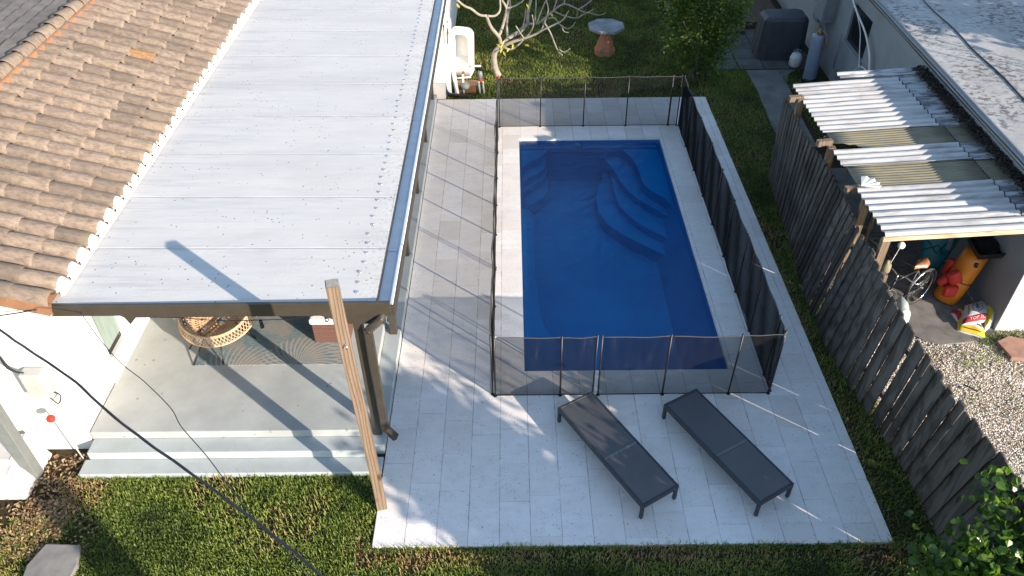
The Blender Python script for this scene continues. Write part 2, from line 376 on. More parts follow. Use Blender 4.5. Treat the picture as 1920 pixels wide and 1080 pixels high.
def mat_rug():
    t = NT('palm_leaf_rug'); o = t.n('ShaderNodeTexCoord').outputs['Object']
    sx = t.n('ShaderNodeSeparateXYZ', {0: o}); x, y = sx.outputs[0], sx.outputs[1]
    n = t.noise(t.coords((4, 26, 1)), 2.4, 6, 0.75); n2 = t.noise(t.coords(), 1.9, 3)
    c = t.mix(t.ramp(n, [(0.38, 0.0), (0.6, 1.0)]), (0.045, 0.10, 0.125), (0.17, 0.205, 0.20))
    c = t.mix(t.ramp(n2, [(0.45, 0.0), (0.58, 0.6)]), c, (0.24, 0.20, 0.16))
    # fronds: beige leaflets fanning round three stalk centres
    for (cx, cy, r0, r1, k, ph) in ((1.62, -0.02, 0.05, 0.62, 15, 0.2), (0.75, -0.35, 0.15, 0.75, 17, 1.1), (2.55, 0.5, 0.05, 0.6, 14, 0.5)):
        dx = t.math('SUBTRACT', x, cx); dy = t.math('SUBTRACT', y, cy)
        rr = t.math('SQRT', t.math('ADD', t.math('MULTIPLY', dx, dx), t.math('MULTIPLY', dy, dy)))
        an = t.math('ARCTAN2', dy, dx); bend = t.math('MULTIPLY', rr, 0.9)
        ww = t.math('SINE', t.math('MULTIPLY', t.math('ADD', an, bend), k * 2.6))
        th = t.math('ADD', t.math('MULTIPLY_ADD', rr, 1.5, -0.35), t.math('MULTIPLY', t.math('SUBTRACT', n, 0.5), 2.2))
        k_ = t.math('MULTIPLY', t.math('GREATER_THAN', ww, th), t.math('MULTIPLY', t.math('GREATER_THAN', rr, r0), t.math('LESS_THAN', rr, r1)))
        c = t.mix(t.math('MULTIPLY', k_, 0.7), c, (0.30, 0.27, 0.235))
    t.principled(c, 0.95, t.bump(n, 0.3, 0.003)); return t.m

M = dict(
    deck=mat_deck(), mesh=mat_mesh(), water=mat_water(), pool=mat_pool(), tiles=mat_tiles(), skin=mat_roofskin(), oldroof=mat_oldroof(),
    ground=mat_ground(), gravel=mat_gravel(), rug=mat_rug(),
    black=simple('black_powder_coat', (0.012, 0.012, 0.014), rough=0.45, bump=0.05),
    bar=simple('charcoal_aluminium', (0.028, 0.032, 0.04), (0.022, 0.026, 0.033), rough=0.42, bump=0.04),
    sling=simple('charcoal_sling_fabric', (0.058, 0.058, 0.060), (0.042, 0.043, 0.046), scale=2.2, rough=0.42, bump=0.3, bscale=260, bdist=0.001, spec=0.9),
    bronze=simple('dark_bronze_metal', (0.055, 0.046, 0.035), (0.042, 0.035, 0.027), rough=0.42, bump=0.05),
    white_metal=simple('white_painted_metal', (0.82, 0.83, 0.84), (0.7, 0.71, 0.73), rough=0.35, bump=0.05),
    wall=simple('white_stucco', (0.80, 0.77, 0.72), (0.70, 0.66, 0.60), scale=2.2, rough=0.85, bump=0.35, bscale=90, world=True),
    wallshade=simple('shade_grey_stucco', (0.25, 0.26, 0.275), (0.21, 0.22, 0.235), scale=1.6, rough=0.9, bump=0.4, bscale=70, world=True),  # same house as the cream wall; its shade is put into the colour
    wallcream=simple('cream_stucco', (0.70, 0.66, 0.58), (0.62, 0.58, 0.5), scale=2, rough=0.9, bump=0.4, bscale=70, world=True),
    porch=simple('pale_grey_painted_concrete', (0.40, 0.42, 0.41), (0.31, 0.327, 0.32), scale=1.4, rough=0.55, bump=0.3, bscale=22, specks=(9, 0.62, (0.25, 0.24, 0.2)), world=True),
    steps=simple('pale_blue_step_paint', (0.40, 0.435, 0.435), (0.33, 0.36, 0.36), scale=2.0, rough=0.6, bump=0.3, bscale=22, world=True),
    conc=simple('weathered_concrete', (0.20, 0.195, 0.18), (0.11, 0.108, 0.10), scale=2.2, rough=0.9, bump=0.5, bscale=40, world=True),  # path tone lowered with the patio slabs for rear-yard shade
    conc2=simple('dark_concrete_floor', (0.22, 0.205, 0.19), (0.10, 0.09, 0.08), scale=2.6, rough=0.9, bump=0.5, bscale=30, world=True),
    post=mat_wood('new_pine_timber', (0.23, 0.17, 0.12), (0.145, 0.10, 0.066), (0.05, 0.031, 0.02)),
    beamw=mat_wood('pine_edge_board', (0.58, 0.47, 0.32), (0.45, 0.34, 0.22), (0.25, 0.17, 0.1), axis='x'),
    picket=mat_wood('weathered_picket_wood', (0.150, 0.134, 0.118), (0.082, 0.073, 0.064), (0.022, 0.019, 0.016), var=0.9, moss=(0.035, 0.03, 0.026)),
    endgrain=simple('grey_end_grain', (0.33, 0.30, 0.26), (0.22, 0.19, 0.16), scale=30, rough=0.95),
    zinc=simple('galvanised_corrugated_sheet', (0.42, 0.415, 0.405), (0.20, 0.195, 0.185), lo=.34, hi=.54, scale=2.6, rough=0.45, bump=0.1, metal=0.0, stretch=(0.5, 3, 1), world=True),
    zinc_old=simple('rust_stained_corrugated_sheet', (0.42, 0.42, 0.42), (0.11, 0.11, 0.12), scale=2.4, rough=0.55, bump=0.2, metal=0.0, stretch=(0.9, 5, 1), lo=0.44, hi=0.54, world=True),
    fibre=simple('yellowed_fibreglass_sheet', (0.22, 0.195, 0.125), (0.15, 0.132, 0.088), scale=2.0, rough=0.5, bump=0.15, stretch=(1, 3, 1), world=True),
    debris=simple('dead_leaf_litter', (0.08, 0.06, 0.045), (0.03, 0.024, 0.02), scale=14, rough=0.95, bump=1, bscale=30, bdist=0.05),
    rattan=simple('natural_rattan', (0.62, 0.42, 0.25), (0.48, 0.29, 0.15), scale=12, rough=0.5),
    cushion=simple('white_cushion_cloth', (0.78, 0.74, 0.74), (0.7, 0.66, 0.66), rough=0.9),
    wicker=simple('brown_wicker_weave', (0.16, 0.075, 0.055), (0.09, 0.04, 0.032), scale=20, rough=0.7, stretch=(1, 1, 6), bump=0.8, bscale=60),
    bark=simple('pale_plumeria_bark', (0.34, 0.30, 0.25), (0.20, 0.17, 0.135), scale=9, rough=0.85, bump=0.5, bscale=40),
    twig=simple('grey_brown_twig_bark', (0.20, 0.17, 0.13), (0.11, 0.09, 0.07), scale=9, rough=0.9, bump=0.5),
    leaf=mat_leaf('glossy_shrub_leaves', [(0.0, (0.028, 0.05, 0.012)), (0.4, (0.055, 0.10, 0.018)), (0.8, (0.12, 0.18, 0.03)), (0.97, (0.26, 0.30, 0.06)), (1.0, (0.5, 0.3, 0.04))]),
    leafb=mat_leaf('round_bright_shrub_leaves', [(0.0, (0.018, 0.045, 0.014)), (0.5, (0.035, 0.085, 0.02)), (0.88, (0.09, 0.18, 0.025)), (1.0, (0.18, 0.27, 0.035))], 0.45, 0.35),
    leafy=mat_leaf('yellowing_leaves', [(0.0, (0.45, 0.42, 0.06)), (1.0, (0.65, 0.5, 0.08))], 0.4),
    leafp=mat_leaf('purple_leaves', [(0.0, (0.08, 0.03, 0.05)), (1.0, (0.16, 0.08, 0.11))], 0.2),
    grass=mat_leaf('lawn_grass_blades', [(0.0, (0.02, 0.04, 0.008)), (0.3, (0.075, 0.115, 0.018)), (0.6, (0.20, 0.26, 0.04)), (0.8, (0.30, 0.30, 0.08)), (0.92, (0.42, 0.27, 0.13)), (1.0, (0.45, 0.22, 0.12))], 0.3, 0.6),
    litter=mat_leaf('fallen_brown_leaves', [(0.0, (0.13, 0.07, 0.035)), (0.5, (0.26, 0.16, 0.08)), (1.0, (0.42, 0.31, 0.18))], 0.1, 0.8),
    stone=mat_leaf('loose_gravel_stones', [(0.0, (0.24, 0.19, 0.14)), (0.5, (0.52, 0.45, 0.37)), (1.0, (0.78, 0.74, 0.67))], 0.0, 0.9),
    glassdk=simple('dark_window_glass', (0.012, 0.013, 0.015), rough=0.12, bump=0.0),
    curtain=simple('grey_green_blind', (0.27, 0.33, 0.30), (0.2, 0.26, 0.235), scale=2, rough=0.6, bump=0.1, stretch=(1, 8, 1)),
    orange=simple('orange_plastic', (0.70, 0.22, 0.012), (0.52, 0.15, 0.01), scale=4, rough=0.4, bump=0.05),
    red=simple('red_foam', (0.50, 0.035, 0.022), (0.42, 0.02, 0.015), rough=0.8, bump=0.4, bscale=30),
    teal=simple('teal_kayak_plastic', (0.02, 0.24, 0.32), (0.015, 0.16, 0.22), rough=0.35, bump=0.05),
    blackbag=simple('black_plastic', (0.012, 0.012, 0.013), rough=0.3, bump=0.6, bscale=14, bdist=0.02),
    bag_white=simple('white_woven_sack', (0.66, 0.66, 0.64), (0.55, 0.55, 0.54), rough=0.5, bump=0.5, bscale=14, bdist=0.01),
    bag_yellow=simple('yellow_printed_sack', (0.75, 0.60, 0.03), rough=0.5), bag_red=simple('red_printed_sack', (0.42, 0.02, 0.03), rough=0.5),
    ink=simple('dark_print_ink', (0.07, 0.075, 0.075), rough=0.6, bump=0), inkw=simple('white_print_ink', (0.7, 0.68, 0.66), rough=0.6, bump=0),
    inkg=simple('grey_print_ink', (0.30, 0.31, 0.30), rough=0.6, bump=0),
    tyre=simple('black_rubber', (0.018, 0.018, 0.018), rough=0.8), chrome=simple('bright_chrome', (0.7, 0.7, 0.68), rough=0.18, metal=0.9, bump=0),
    saddle=simple('tan_leather', (0.30, 0.12, 0.05), rough=0.45), tankb=simple('blue_grey_tank_paint', (0.24, 0.29, 0.38), (0.19, 0.23, 0.31), rough=0.5),
    greybox=simple('grey_box_metal', (0.20, 0.22, 0.24), (0.15, 0.165, 0.18), rough=0.5), cover=simple('dark_vinyl_cover', (0.045, 0.05, 0.06), (0.03, 0.034, 0.042), rough=0.6, bump=0.4, bscale=8, bdist=0.02),
    terracotta=simple('orange_stained_concrete', (0.50, 0.16, 0.06), (0.30, 0.17, 0.11), scale=4, rough=0.9, bump=0.5),
    tabletop=simple('weathered_concrete_tabletop', (0.30, 0.31, 0.33), (0.13, 0.14, 0.15), scale=3.5, rough=0.7, bump=0.4),
    pvc=simple('white_pvc', (0.72, 0.71, 0.68), rough=0.4), brass=simple('aged_brass', (0.32, 0.17, 0.08), rough=0.5, metal=0.5),
    tub=simple('glazed_white_enamel', (0.82, 0.82, 0.78), (0.76, 0.76, 0.72), rough=0.25), mortar=simple('orange_mortar', (0.30, 0.14, 0.07), (0.19, 0.10, 0.055), scale=5, rough=0.95, bump=0.6, world=True),
    white=simple('white_paint', (0.84, 0.83, 0.80), (0.76, 0.75, 0.71), scale=3, rough=0.6, world=True),
    darktile=simple('dark_weathered_tiles', (0.22, 0.19, 0.16), (0.13, 0.11, 0.095), scale=4, rough=0.9, var=0.4, world=True),
    paver=simple('red_paver', (0.36, 0.20, 0.15), (0.24, 0.14, 0.11), scale=9, rough=0.95, bump=0.6),
    greyslab=simple('grey_stone_slab', (0.23, 0.22, 0.20), (0.15, 0.145, 0.135), scale=5, rough=0.95, bump=0.8),
    cable=simple('black_cable_jacket', (0.016, 0.017, 0.022), rough=0.45), pad=simple('shade_toned_patio_slabs', (0.12, 0.125, 0.118), (0.055, 0.058, 0.055), scale=2.0, rough=0.9, bump=0.5, world=True),  # slab tone lowered to put the rear yard's shade into it
    plankdk=simple('dark_deck_planks', (0.10, 0.065, 0.05), (0.06, 0.04, 0.03), scale=3, rough=0.85, stretch=(8, 0.6, 1), world=True),
    colgrey=simple('grey_green_column_paint', (0.17, 0.185, 0.175), (0.13, 0.14, 0.135), rough=0.7),
    stoop=simple('off_white_masonry_paint', (0.52, 0.50, 0.48), (0.42, 0.41, 0.4), scale=3, rough=0.8),
    meter=simple('meter_box_metal', (0.45, 0.45, 0.43), (0.36, 0.36, 0.34), rough=0.5),
)

# ================================================================== SETTING
# ground sheet with a hole under the pool
PX0, PX1, PY0, PY1 = 0.155, 3.33, 8.435, 15.665
DX0, DX1, DY0, DY1 = -1.815, 4.735, 5.42, 17.62
def ring(mb, ox0, ox1, oy0, oy1, ix0, ix1, iy0, iy1, z, val=0.0):
    v = [(ox0, oy0, z), (ox1, oy0, z), (ox1, oy1, z), (ox0, oy1, z), (ix0, iy0, z), (ix1, iy0, z), (ix1, iy1, z), (ix0, iy1, z)]
    mb.add(v, [(0, 1, 5, 4), (1, 2, 6, 5), (2, 3, 7, 6), (3, 0, 4, 7)], val)
m = MB(); ring(m, -60, 60, -40, 90, PX0 - .2, PX1 + .2, PY0 - .2, PY1 + .2, -0.05)
tag(m.build('ground', M['ground']), 'brown soil and thatch ground under the lawns', 'ground', kind='structure')
m = MB(); ring(m, DX0, DX1, DY0, DY1, PX0, PX1, PY0, PY1, 0.0)
o = [(DX0, DY0), (DX1, DY0), (DX1, DY1), (DX0, DY1)]; i_ = [(PX0, PY0), (PX1, PY0), (PX1, PY1), (PX0, PY1)]
for P, inv in ((o, False), (i_, True)):
    for k in range(4):
        a, b = P[k], P[(k + 1) % 4]; q = [(a[0], a[1], -.06), (b[0], b[1], -.06), (b[0], b[1], 0), (a[0], a[1], 0)]
        m.add(q, [(0, 1, 2, 3) if not inv else (3, 2, 1, 0)])
tag(m.build('pool_deck', M['deck']), 'pale travertine paver deck around the blue pool', 'pool deck', kind='structure')

# pool shell (one fibreglass basin) and water
pool = thing('swimming_pool', (PX0, PY0, 0), 'long rectangular deep blue pool with curved steps inside the mesh fence', 'pool')
WZ = -0.07; FZ = -1.05
top = [(PX0, PY0), (PX1, PY0), (PX1, PY1), (PX0, PY1)]
fx0, fx1, fy0, fy1 = PX0 + .16, PX1 - .42, PY0 + .30, PY1 - .15
m = MB()
def oct_(x0, x1, y0, y1, c, z): return [(x0 + c, y0, z), (x1 - c, y0, z), (x1, y0 + c, z), (x1, y1 - .05, z), (x1 - .05, y1, z), (x0 + .05, y1, z), (x0, y1 - .05, z), (x0, y0 + c, z)]
A = oct_(PX0, PX1, PY0, PY1, 0.001, -.06); B_ = oct_(PX0 + .03, PX1 - .03, PY0 + .03, PY1 - .03, 0.04, -.22)
Cc = oct_(fx0, fx1, fy0, fy1, 0.5, FZ)
for U, L in ((A, B_), (B_, Cc)):
    m.add(U + L, [(k, (k + 1) % 8, 8 + (k + 1) % 8, 8 + k) for k in range(8)])
m.add(Cc, [tuple(range(8))])
m.build('basin', M['pool'], pool)
def px_poly(pts, z=-.2): return [(min(PX1 - .06, max(PX0 + .05, gz(u, v, z).x)), min(PY1 - .05, gz(u, v, z).y)) for u, v in pts]
def step(pts, z0, z1, name='step'):
    q = MB(); q.prism([(p[0], p[1]) for p in smooth_path([(a, b, 0) for a, b in pts], 3)], z0, z1); ob = q.build(name, M['pool'], pool, bevel=0.03); return ob
c1 = px_poly([(1140, 262), (1160, 275), (1180, 292), (1193, 308), (1199, 325), (1206, 342), (1221, 357), (1245, 371), (1272, 388)], -0.24)
c2 = px_poly([(1085, 268), (1110, 280), (1132, 298), (1150, 318), (1165, 342), (1185, 364), (1215, 384), (1250, 404), (1278, 420)], -0.46)
c3 = px_poly([(1143, 318), (1148, 340), (1152, 362), (1160, 382), (1178, 403), (1205, 423), (1240, 441), (1280, 455)], -0.62)
c4 = px_poly([(1130, 335), (1120, 355), (1118, 378), (1126, 402), (1146, 425), (1180, 446), (1225, 468), (1285, 490)], -0.78)
cor = (PX1 - .03, PY1 - .03)
def closed(c, endx=True):
    pts = smooth_path([(a, b, 0) for a, b in c], 3)
    return [(min(p.x, PX1 - .045), min(p.y, PY1 - .035)) for p in pts] + [(PX1 - .035, pts[-1].y), cor, (min(pts[0].x, PX1 - .05), PY1 - .03)]
for c, z in ((c4, -.78), (c3, -.62), (c2, -.46), (c1, -.24)):
    q = MB(); poly = closed(c); q.prism(poly, FZ - .02, z); ob = q.build('step', M['pool'], pool, bevel=0.025)
l1 = px_poly([(1026, 268), (1024, 283), (1012, 296), (992, 304), (979, 316), (975, 330)], -0.24)
l2 = px_poly([(1025, 300), (1021, 314), (1003, 328), (986, 336), (977, 352)], -0.42)
l3 = px_poly([(1025, 325), (1019, 336), (1002, 346), (988, 356), (980, 368)], -0.58)
l4 = px_poly([(1027, 345), (1025, 362), (1010, 376), (996, 384), (983, 392)], -0.74)
for c, z in ((l4, -.74), (l3, -.58), (l2, -.42), (l1, -.24)):
    pts = [(p.x, p.y) for p in smooth_path([(a, b, 0) for a, b in c], 3)]
    q = MB(); q.prism([(PX0 + .035, PY1 - .03), (pts[0][0], PY1 - .03)][::1] + pts + [(PX0 + .035, pts[-1][1])], FZ - .02, z); q.build('step', M['pool'], pool, bevel=0.025)
lp = px_poly([(990, 392), (1001, 402), (1002, 460), (1005, 520), (1014, 588), (1021, 610), (1041, 640), (1050, 668), (1055, 700)], -.14)
m = MB(); m.prism([(PX0 + .006, lp[0][1])] + [(p_[0], max(p_[1], PY0 + .006)) for p_ in lp[:-1]] + [(lp[-1][0], PY0 + .006), (PX0 + .006, PY0 + .006)], FZ - .02, -.14); m.build('side_ledge', M['pool'], pool, bevel=.012)  # ledge raised near the surface so its shape catches a sunlit strip
m = MB(); m.box(PX0 + .03, PX1 - .03, PY1 - .10, PY1 - .028, -.30, -.20); m.build('rear_ledge', M['pool'], pool)
m = MB(); p = gz(1083, 273, -.12); m.lathe((p.x, PY1 - .06, -.17), [(0.0, 0.02), (.07, .02), (.075, 0), (.07, -.01)], 16, axis=(0, -1, 0)); m.build('inlet_fitting', M['pvc'], pool)
nx, ny = 60, 120
vs = [(PX0 + (PX1 - PX0) * i / nx, PY0 + (PY1 - PY0) * j / ny, WZ) for j in range(ny + 1) for i in range(nx + 1)]
m = MB(); m.add(vs, [(j * (nx + 1) + i, j * (nx + 1) + i + 1, (j + 1) * (nx + 1) + i + 1, (j + 1) * (nx + 1) + i) for j in range(ny) for i in range(nx)])
m.build('water', M['water'], pool)

# porch slab and steps (concrete)
porch = thing('porch', (-5.95, 7.05, 0), 'low pale grey painted concrete porch with two front steps', 'porch')
m = MB(); m.box(-5.93, -2.08, 7.05, 17.6, -.05, .30); m.build('slab', M['porch'], porch, bevel=.012)
m = MB(); m.box(-2.08, -1.825, 6.9, 17.6, -.05, .155); m.build('side_step', M['steps'], porch, bevel=.01)
m = MB(); m.box(-5.91, -2.08, 6.79, 7.05, -.05, .175); m.build('step', M['steps'], porch, bevel=.012)
m = MB(); m.box(-5.97, -1.83, 6.53, 6.79, -.05, .045); m.build('step', M['steps'], porch, bevel=.012)

# gravel yard, shelter floor, path, rear pad
m = MB(); m.add([(5.33, -3, -.046), (14, -3, -.046), (14, 12, -.046), (5.33, 12, -.046)], [(0, 1, 2, 3)])
tag(m.build('gravel_yard', M['gravel']), 'sunlit crushed stone ground beyond the wooden fence', 'gravel', kind='structure')
m = MB(); m.prism([(5.5, 14.3), (5.5, 10.2), (6.0, 9.75), (6.35, 9.35), (6.6, 9.05), (6.85, 8.95), (7.6, 9.05), (7.8, 9.2), (7.8, 14.3)], -.05, -.02)
tag(m.build('shelter_floor', M['conc2']), 'dark stained concrete floor under the corrugated shelter roof', 'floor', kind='structure')
m = MB()
pl = [(6.10, 19.15), (6.10, 18.1), (6.05, 17.1), (6.0, 16.2), (6.0, 15.4), (6.75, 15.2), (6.8, 16.6), (6.9, 17.5), (6.95, 18.4), (7.15, 18.95), (7.4, 19.15)]
m.prism(pl, -.05, -.028); tag(m.build('garden_path', M['conc']), 'narrow weathered concrete path beside the fence end', 'path', kind='structure')
m = MB()
for i in range(4):
    for j in range(5):
        x0 = 5.3 + i * .66; y0 = 19.2 + j * .66; m.box(x0, x0 + .632, y0, y0 + .632, -.05, -.012 + random.uniform(-.003, .003), random.random())
tag(m.build('patio_slabs', M['pad']), 'shade-darkened grey slab patio behind the large shrub', 'patio', kind='structure')

# ================================================================== MAIN HOUSE, TILE ROOF, PORCH ROOF
house = thing('house', (-5.95, 7.05, 0), 'white stucco house with weathered clay tile roof left of the porch', 'house')
m = MB(); m.box(-12, -5.95, 7.05, 7.25, -.05, 2.75)
m.box(-6.15, -5.95, 7.25, 8.18, -.05, 2.62); m.box(-6.15, -5.95, 8.72, 25, -.05, 2.62); m.box(-6.15, -5.95, 8.18, 8.72, -.05, .60); m.box(-6.15, -5.95, 8.18, 8.72, 2.1, 2.62)
m.build('wall', M['wall'], house)
m = MB(); m.box(-5.949, -5.91, 8.0, 9.6, .30, .40); m.build('baseboard', M['white'], house)
wf = MB(); wf.box(-6.05, -6.01, 8.18, 8.72, .60, 2.1); win = wf.build('window', M['glassdk'], house)
m = MB(); m.box(-6.005, -5.985, 8.26, 8.72, .72, 2.1); m.build('blind', M['curtain'], win)
S = 0.33; EX, EZ = -5.58, 2.715; RX = -8.05
def rz(x): return EZ + S * (EX - x)
RZ = rz(RX)
# roof deck under the tiles
m = MB(); m.add([(EX + .02, 7.02, EZ - .06), (EX + .02, 26, EZ - .06), (RX, 26, RZ - .05), (RX, 7.02, RZ - .05), (RX - 6, 26, RZ - .65), (RX - 6, 7.02, RZ - .65)], [(0, 1, 2, 3), (3, 2, 4, 5)])
m.add([(EX + .02, 7.04, EZ - .06), (RX, 7.04, RZ - .05), (RX, 7.04, RZ - .25), (EX + .02, 7.04, EZ - .2)], [(0, 1, 2, 3)])
roof = m.build('roof', M['mortar'], house)
rows = MB(); pitch = 0.298; tl = 0.40; y = 7.12; ri = 0
rr_ = random.Random(3)
while y < 25.5:
    r = 0.118; off = rr_.uniform(-.03, .03); k = 0
    tx = EX + rr_.uniform(-.02, .02)
    while tx > RX + .18:
        L = min(tl, tx - RX - .1); var = rr_.random()
        if var > .9: var = .88 if rr_.random() > .12 else .97
        jy = rr_.uniform(-.012, .012); dz = rr_.uniform(-.005, .006)
        vs = []
        for e, (xx, rad, lift) in enumerate(((tx + .02, r * 1.03, .026), (tx - .03, r * 1.04, .030), (tx - L - .0, r * .96, .012))):
            for a in range(9):
                th = math.pi * a / 8
                vs.append((xx, y + jy + math.cos(th) * rad * 1.02, rz(xx) + lift - .05 + dz + math.sin(th) * rad * .86))
        fs = [(e * 9 + a, e * 9 + a + 1, (e + 1) * 9 + a + 1, (e + 1) * 9 + a) for e in range(2) for a in range(8)]
        # thickness lip at the lower end
        for a in range(9):
            th = math.pi * a / 8; vs.append((tx + .03, y + jy + math.cos(th) * r * .9, rz(tx) + .028 - .05 + dz + math.sin(th) * r * .72))
        fs += [(27 + a, 27 + a + 1, a + 1, a) for a in range(8)]
        rows.add(vs, fs, var, True); tx -= L; k += 1
        if L < tl: break
    # pan tiles: trough between rows
    vs = []
    for xx in (EX + .01, RX + .1):
        for a in range(5):
            th = math.pi * a / 4; vs.append((xx, y + pitch / 2 + math.cos(th) * .08, rz(xx) + .0 - math.sin(th) * .035))
    rows.add(vs, [(a, a + 5, a + 6, a + 1) for a in range(4)], 0.1, True)
    y += pitch; ri += 1
rows.build('barrel_tiles', M['tiles'], roof)
# ridge caps on a bed of mortar
cap = MB(); y = 7.1
while y < 25:
    vs = []
    for yy, rad in ((y, .150), (y + .05, .152), (y + .43, .130)):
        for a in range(11):
            th = math.pi * a / 10; vs.append((RX + math.cos(th) * rad, yy, RZ - .03 + (.02 if rad > .14 else 0) + math.sin(th) * rad))
    cap.add(vs, [(e * 11 + a, (e + 1) * 11 + a, (e + 1) * 11 + a + 1, e * 11 + a + 1) for e in range(2) for a in range(10)], rr_.uniform(.6, .9), True); y += .39
cap.build('ridge_caps', M['tiles'], roof)
m = MB(); m.tube([(RX + .16, 7.1, RZ - .055), (RX + .16, 25, RZ - .055)], .065, 8); m.build('ridge_mortar', M['mortar'], roof)
# far slope: staggered flat tiles
ft = MB(); j = 0; xx = RX - .12
while xx > RX - 3.4:
    zz = RZ + .02 - .10 * (RX - xx); yy = 7.1 - (j % 2) * .16 - .4
    while yy < 25:
        if yy > 7.0: ft.obox((xx - .15, yy + .15, zz + .012 + rr_.uniform(0, .012)), (.19, 0, .19 * -.03), (0, .138, 0.006), (0, 0, .016), rr_.random())
        yy += .31
    xx -= .30; j += 1
ft.build('flat_tiles', M['darktile'], roof)
# white painted scalloped edge under the tile ends
m = MB(); y = 7.12 + pitch
while y < 25.5:
    vs = []
    for xx, s_ in ((EX + .0, 1.0), (EX + .03, .86)):
        for a in range(9):
            th = math.pi * a / 8; vs.append((xx, y + math.cos(th) * .13 * s_, rz(EX) - .055 + math.sin(th) * .115 * s_))
    b = [(EX + .05 + .03 * math.sin(math.pi * a / 8), y + math.cos(math.pi * a / 8) * .149, 2.615) for a in range(9)]
    m.add(vs + b, [(e * 9 + a, e * 9 + a + 1, (e + 1) * 9 + a + 1, (e + 1) * 9 + a) for e in range(2) for a in range(8)], 0, True)
    m.add([(EX - .05, y - .15, 2.60), (EX + .10, y - .15, 2.625), (EX + .10, y + .15, 2.625), (EX - .05, y + .15, 2.60)], [(0, 1, 2, 3)])
    y += pitch
m.build('scalloped_edge', M['white'], roof)
m = MB(); m.beam((EX + .02, 7.03, 2.60), (RX, 7.03, RZ - .13), .05, .16); m.build('rake_board', M['mortar'], roof)

# porch roof
pr = thing('porch_roof', (-1.93, 7.13, 0), 'flat white panel roof over the porch with bronze posts and gutter', 'porch roof')
RXL, RXR, RY0, RY1 = -5.60, -1.68, 7.10, 25.0
def prz(x): return 2.615 - (x - RXL) * 0.012
nxp, nyp = 24, 150
vs = []; fs = []
seams = [8.24 + 1.213 * k for k in range(14)]
ys = sorted([RY0 + (RY1 - RY0) * j / nyp for j in range(nyp + 1)] + [s + d for s in seams for d in (-.03, -.012, 0, .012, .03)])
import mathutils.noise as mn
for yy in ys:
    for i in range(nxp + 1):
        x = RXL + (RXR - RXL) * i / nxp
        ds = min(abs(yy - s) for s in seams)
        h = .0015 if ds < .02 and ds > .005 else (-.007 if ds <= .005 else 0)
        if x > RXR - .12: h += -.01
        vs.append((x, yy, prz(x) + h + .007 * mn.noise(Vector((x * .9, yy * 1.4, 0)))))
nn = nxp + 1
fs = [(j * nn + i, j * nn + i + 1, (j + 1) * nn + i + 1, (j + 1) * nn + i) for j in range(len(ys) - 1) for i in range(nxp)]
m = MB(); m.add(vs, fs, 0, True); m.build('roof_skin', M['skin'], pr)
m = MB(); m.box(RXL, RXR, RY0 + .005, RY1, 2.44, 2.545); m.build('roof_core', M['bronze'], pr)
m = MB()
m.prism([(-5.60, 7.055), (-1.49, 7.055), (-1.49, 7.10), (-5.60, 7.10)], 2.475, 2.64)
m.build('front_fascia', M['bronze'], pr, bevel=.004)
gut = MB()
prof = [(-1.70, 2.56), (-1.70, 2.45), (-1.56, 2.44), (-1.51, 2.50), (-1.50, 2.565), (-1.47, 2.572), (-1.465, 2.55), (-1.465, 2.50), (-1.50, 2.425), (-1.70, 2.425)]
yb = 7.11
while yb < 25:
    ye = yb + 1.213; jig = rr_.uniform(-.003, .003)
    v = [(x + jig, yb, z + jig) for x, z in prof] + [(x + jig, ye - .006, z + jig) for x, z in prof]; n_ = len(prof)
    gut.add(v, [(k, k + 1, n_ + k + 1, n_ + k) for k in range(n_ - 1)])
    yb = ye
g_ = gut.build('gutter', M['white_metal'], pr)
m = MB(); m.box(-1.462, -1.445, 7.1, 25, 2.40, 2.552); m.box(-1.7, -1.445, 7.085, 7.10, 2.42, 2.57); m.build('gutter_face', M['bronze'], g_)
m = MB(); m.box(-1.98, -1.88, 7.14, 25, 2.26, 2.42)
# scalloped beam end
m.prism([(0, 0), (1, 0), (1, 1)], 0, 0.0001)
m.v = m.v[:-6]; m.f = m.f[:-5]; m.val = m.val[:-5]; m.sm = m.sm[:-5]
m.build('side_beam', M['bronze'], pr)
m = MB(); prf = [(-4.78, 2.475), (-4.74, 2.44), (-4.70, 2.33), (-4.60, 2.44), (-2.35, 2.44), (-2.02, 2.30), (-1.78, 2.30), (-1.70, 2.38), (-1.50, 2.44), (-1.5, 2.475)]
m.add([(x, 7.06, z) for x, z in prf] + [(x, 7.14, z) for x, z in prf], [tuple(range(10)), tuple(range(10, 20))[::-1]] + [(k, 10 + k, 10 + (k + 1) % 10, (k + 1) % 10) for k in range(10)])
m.build('front_beam', M['bronze'], pr)
for k in range(9):
    yy = 7.13 + 2.045 * k
    m = MB(); m.box(-1.985, -1.875, yy - .055, yy + .055, .158, 2.3); p0 = m.build('post', M['bronze'], pr, bevel=.006)
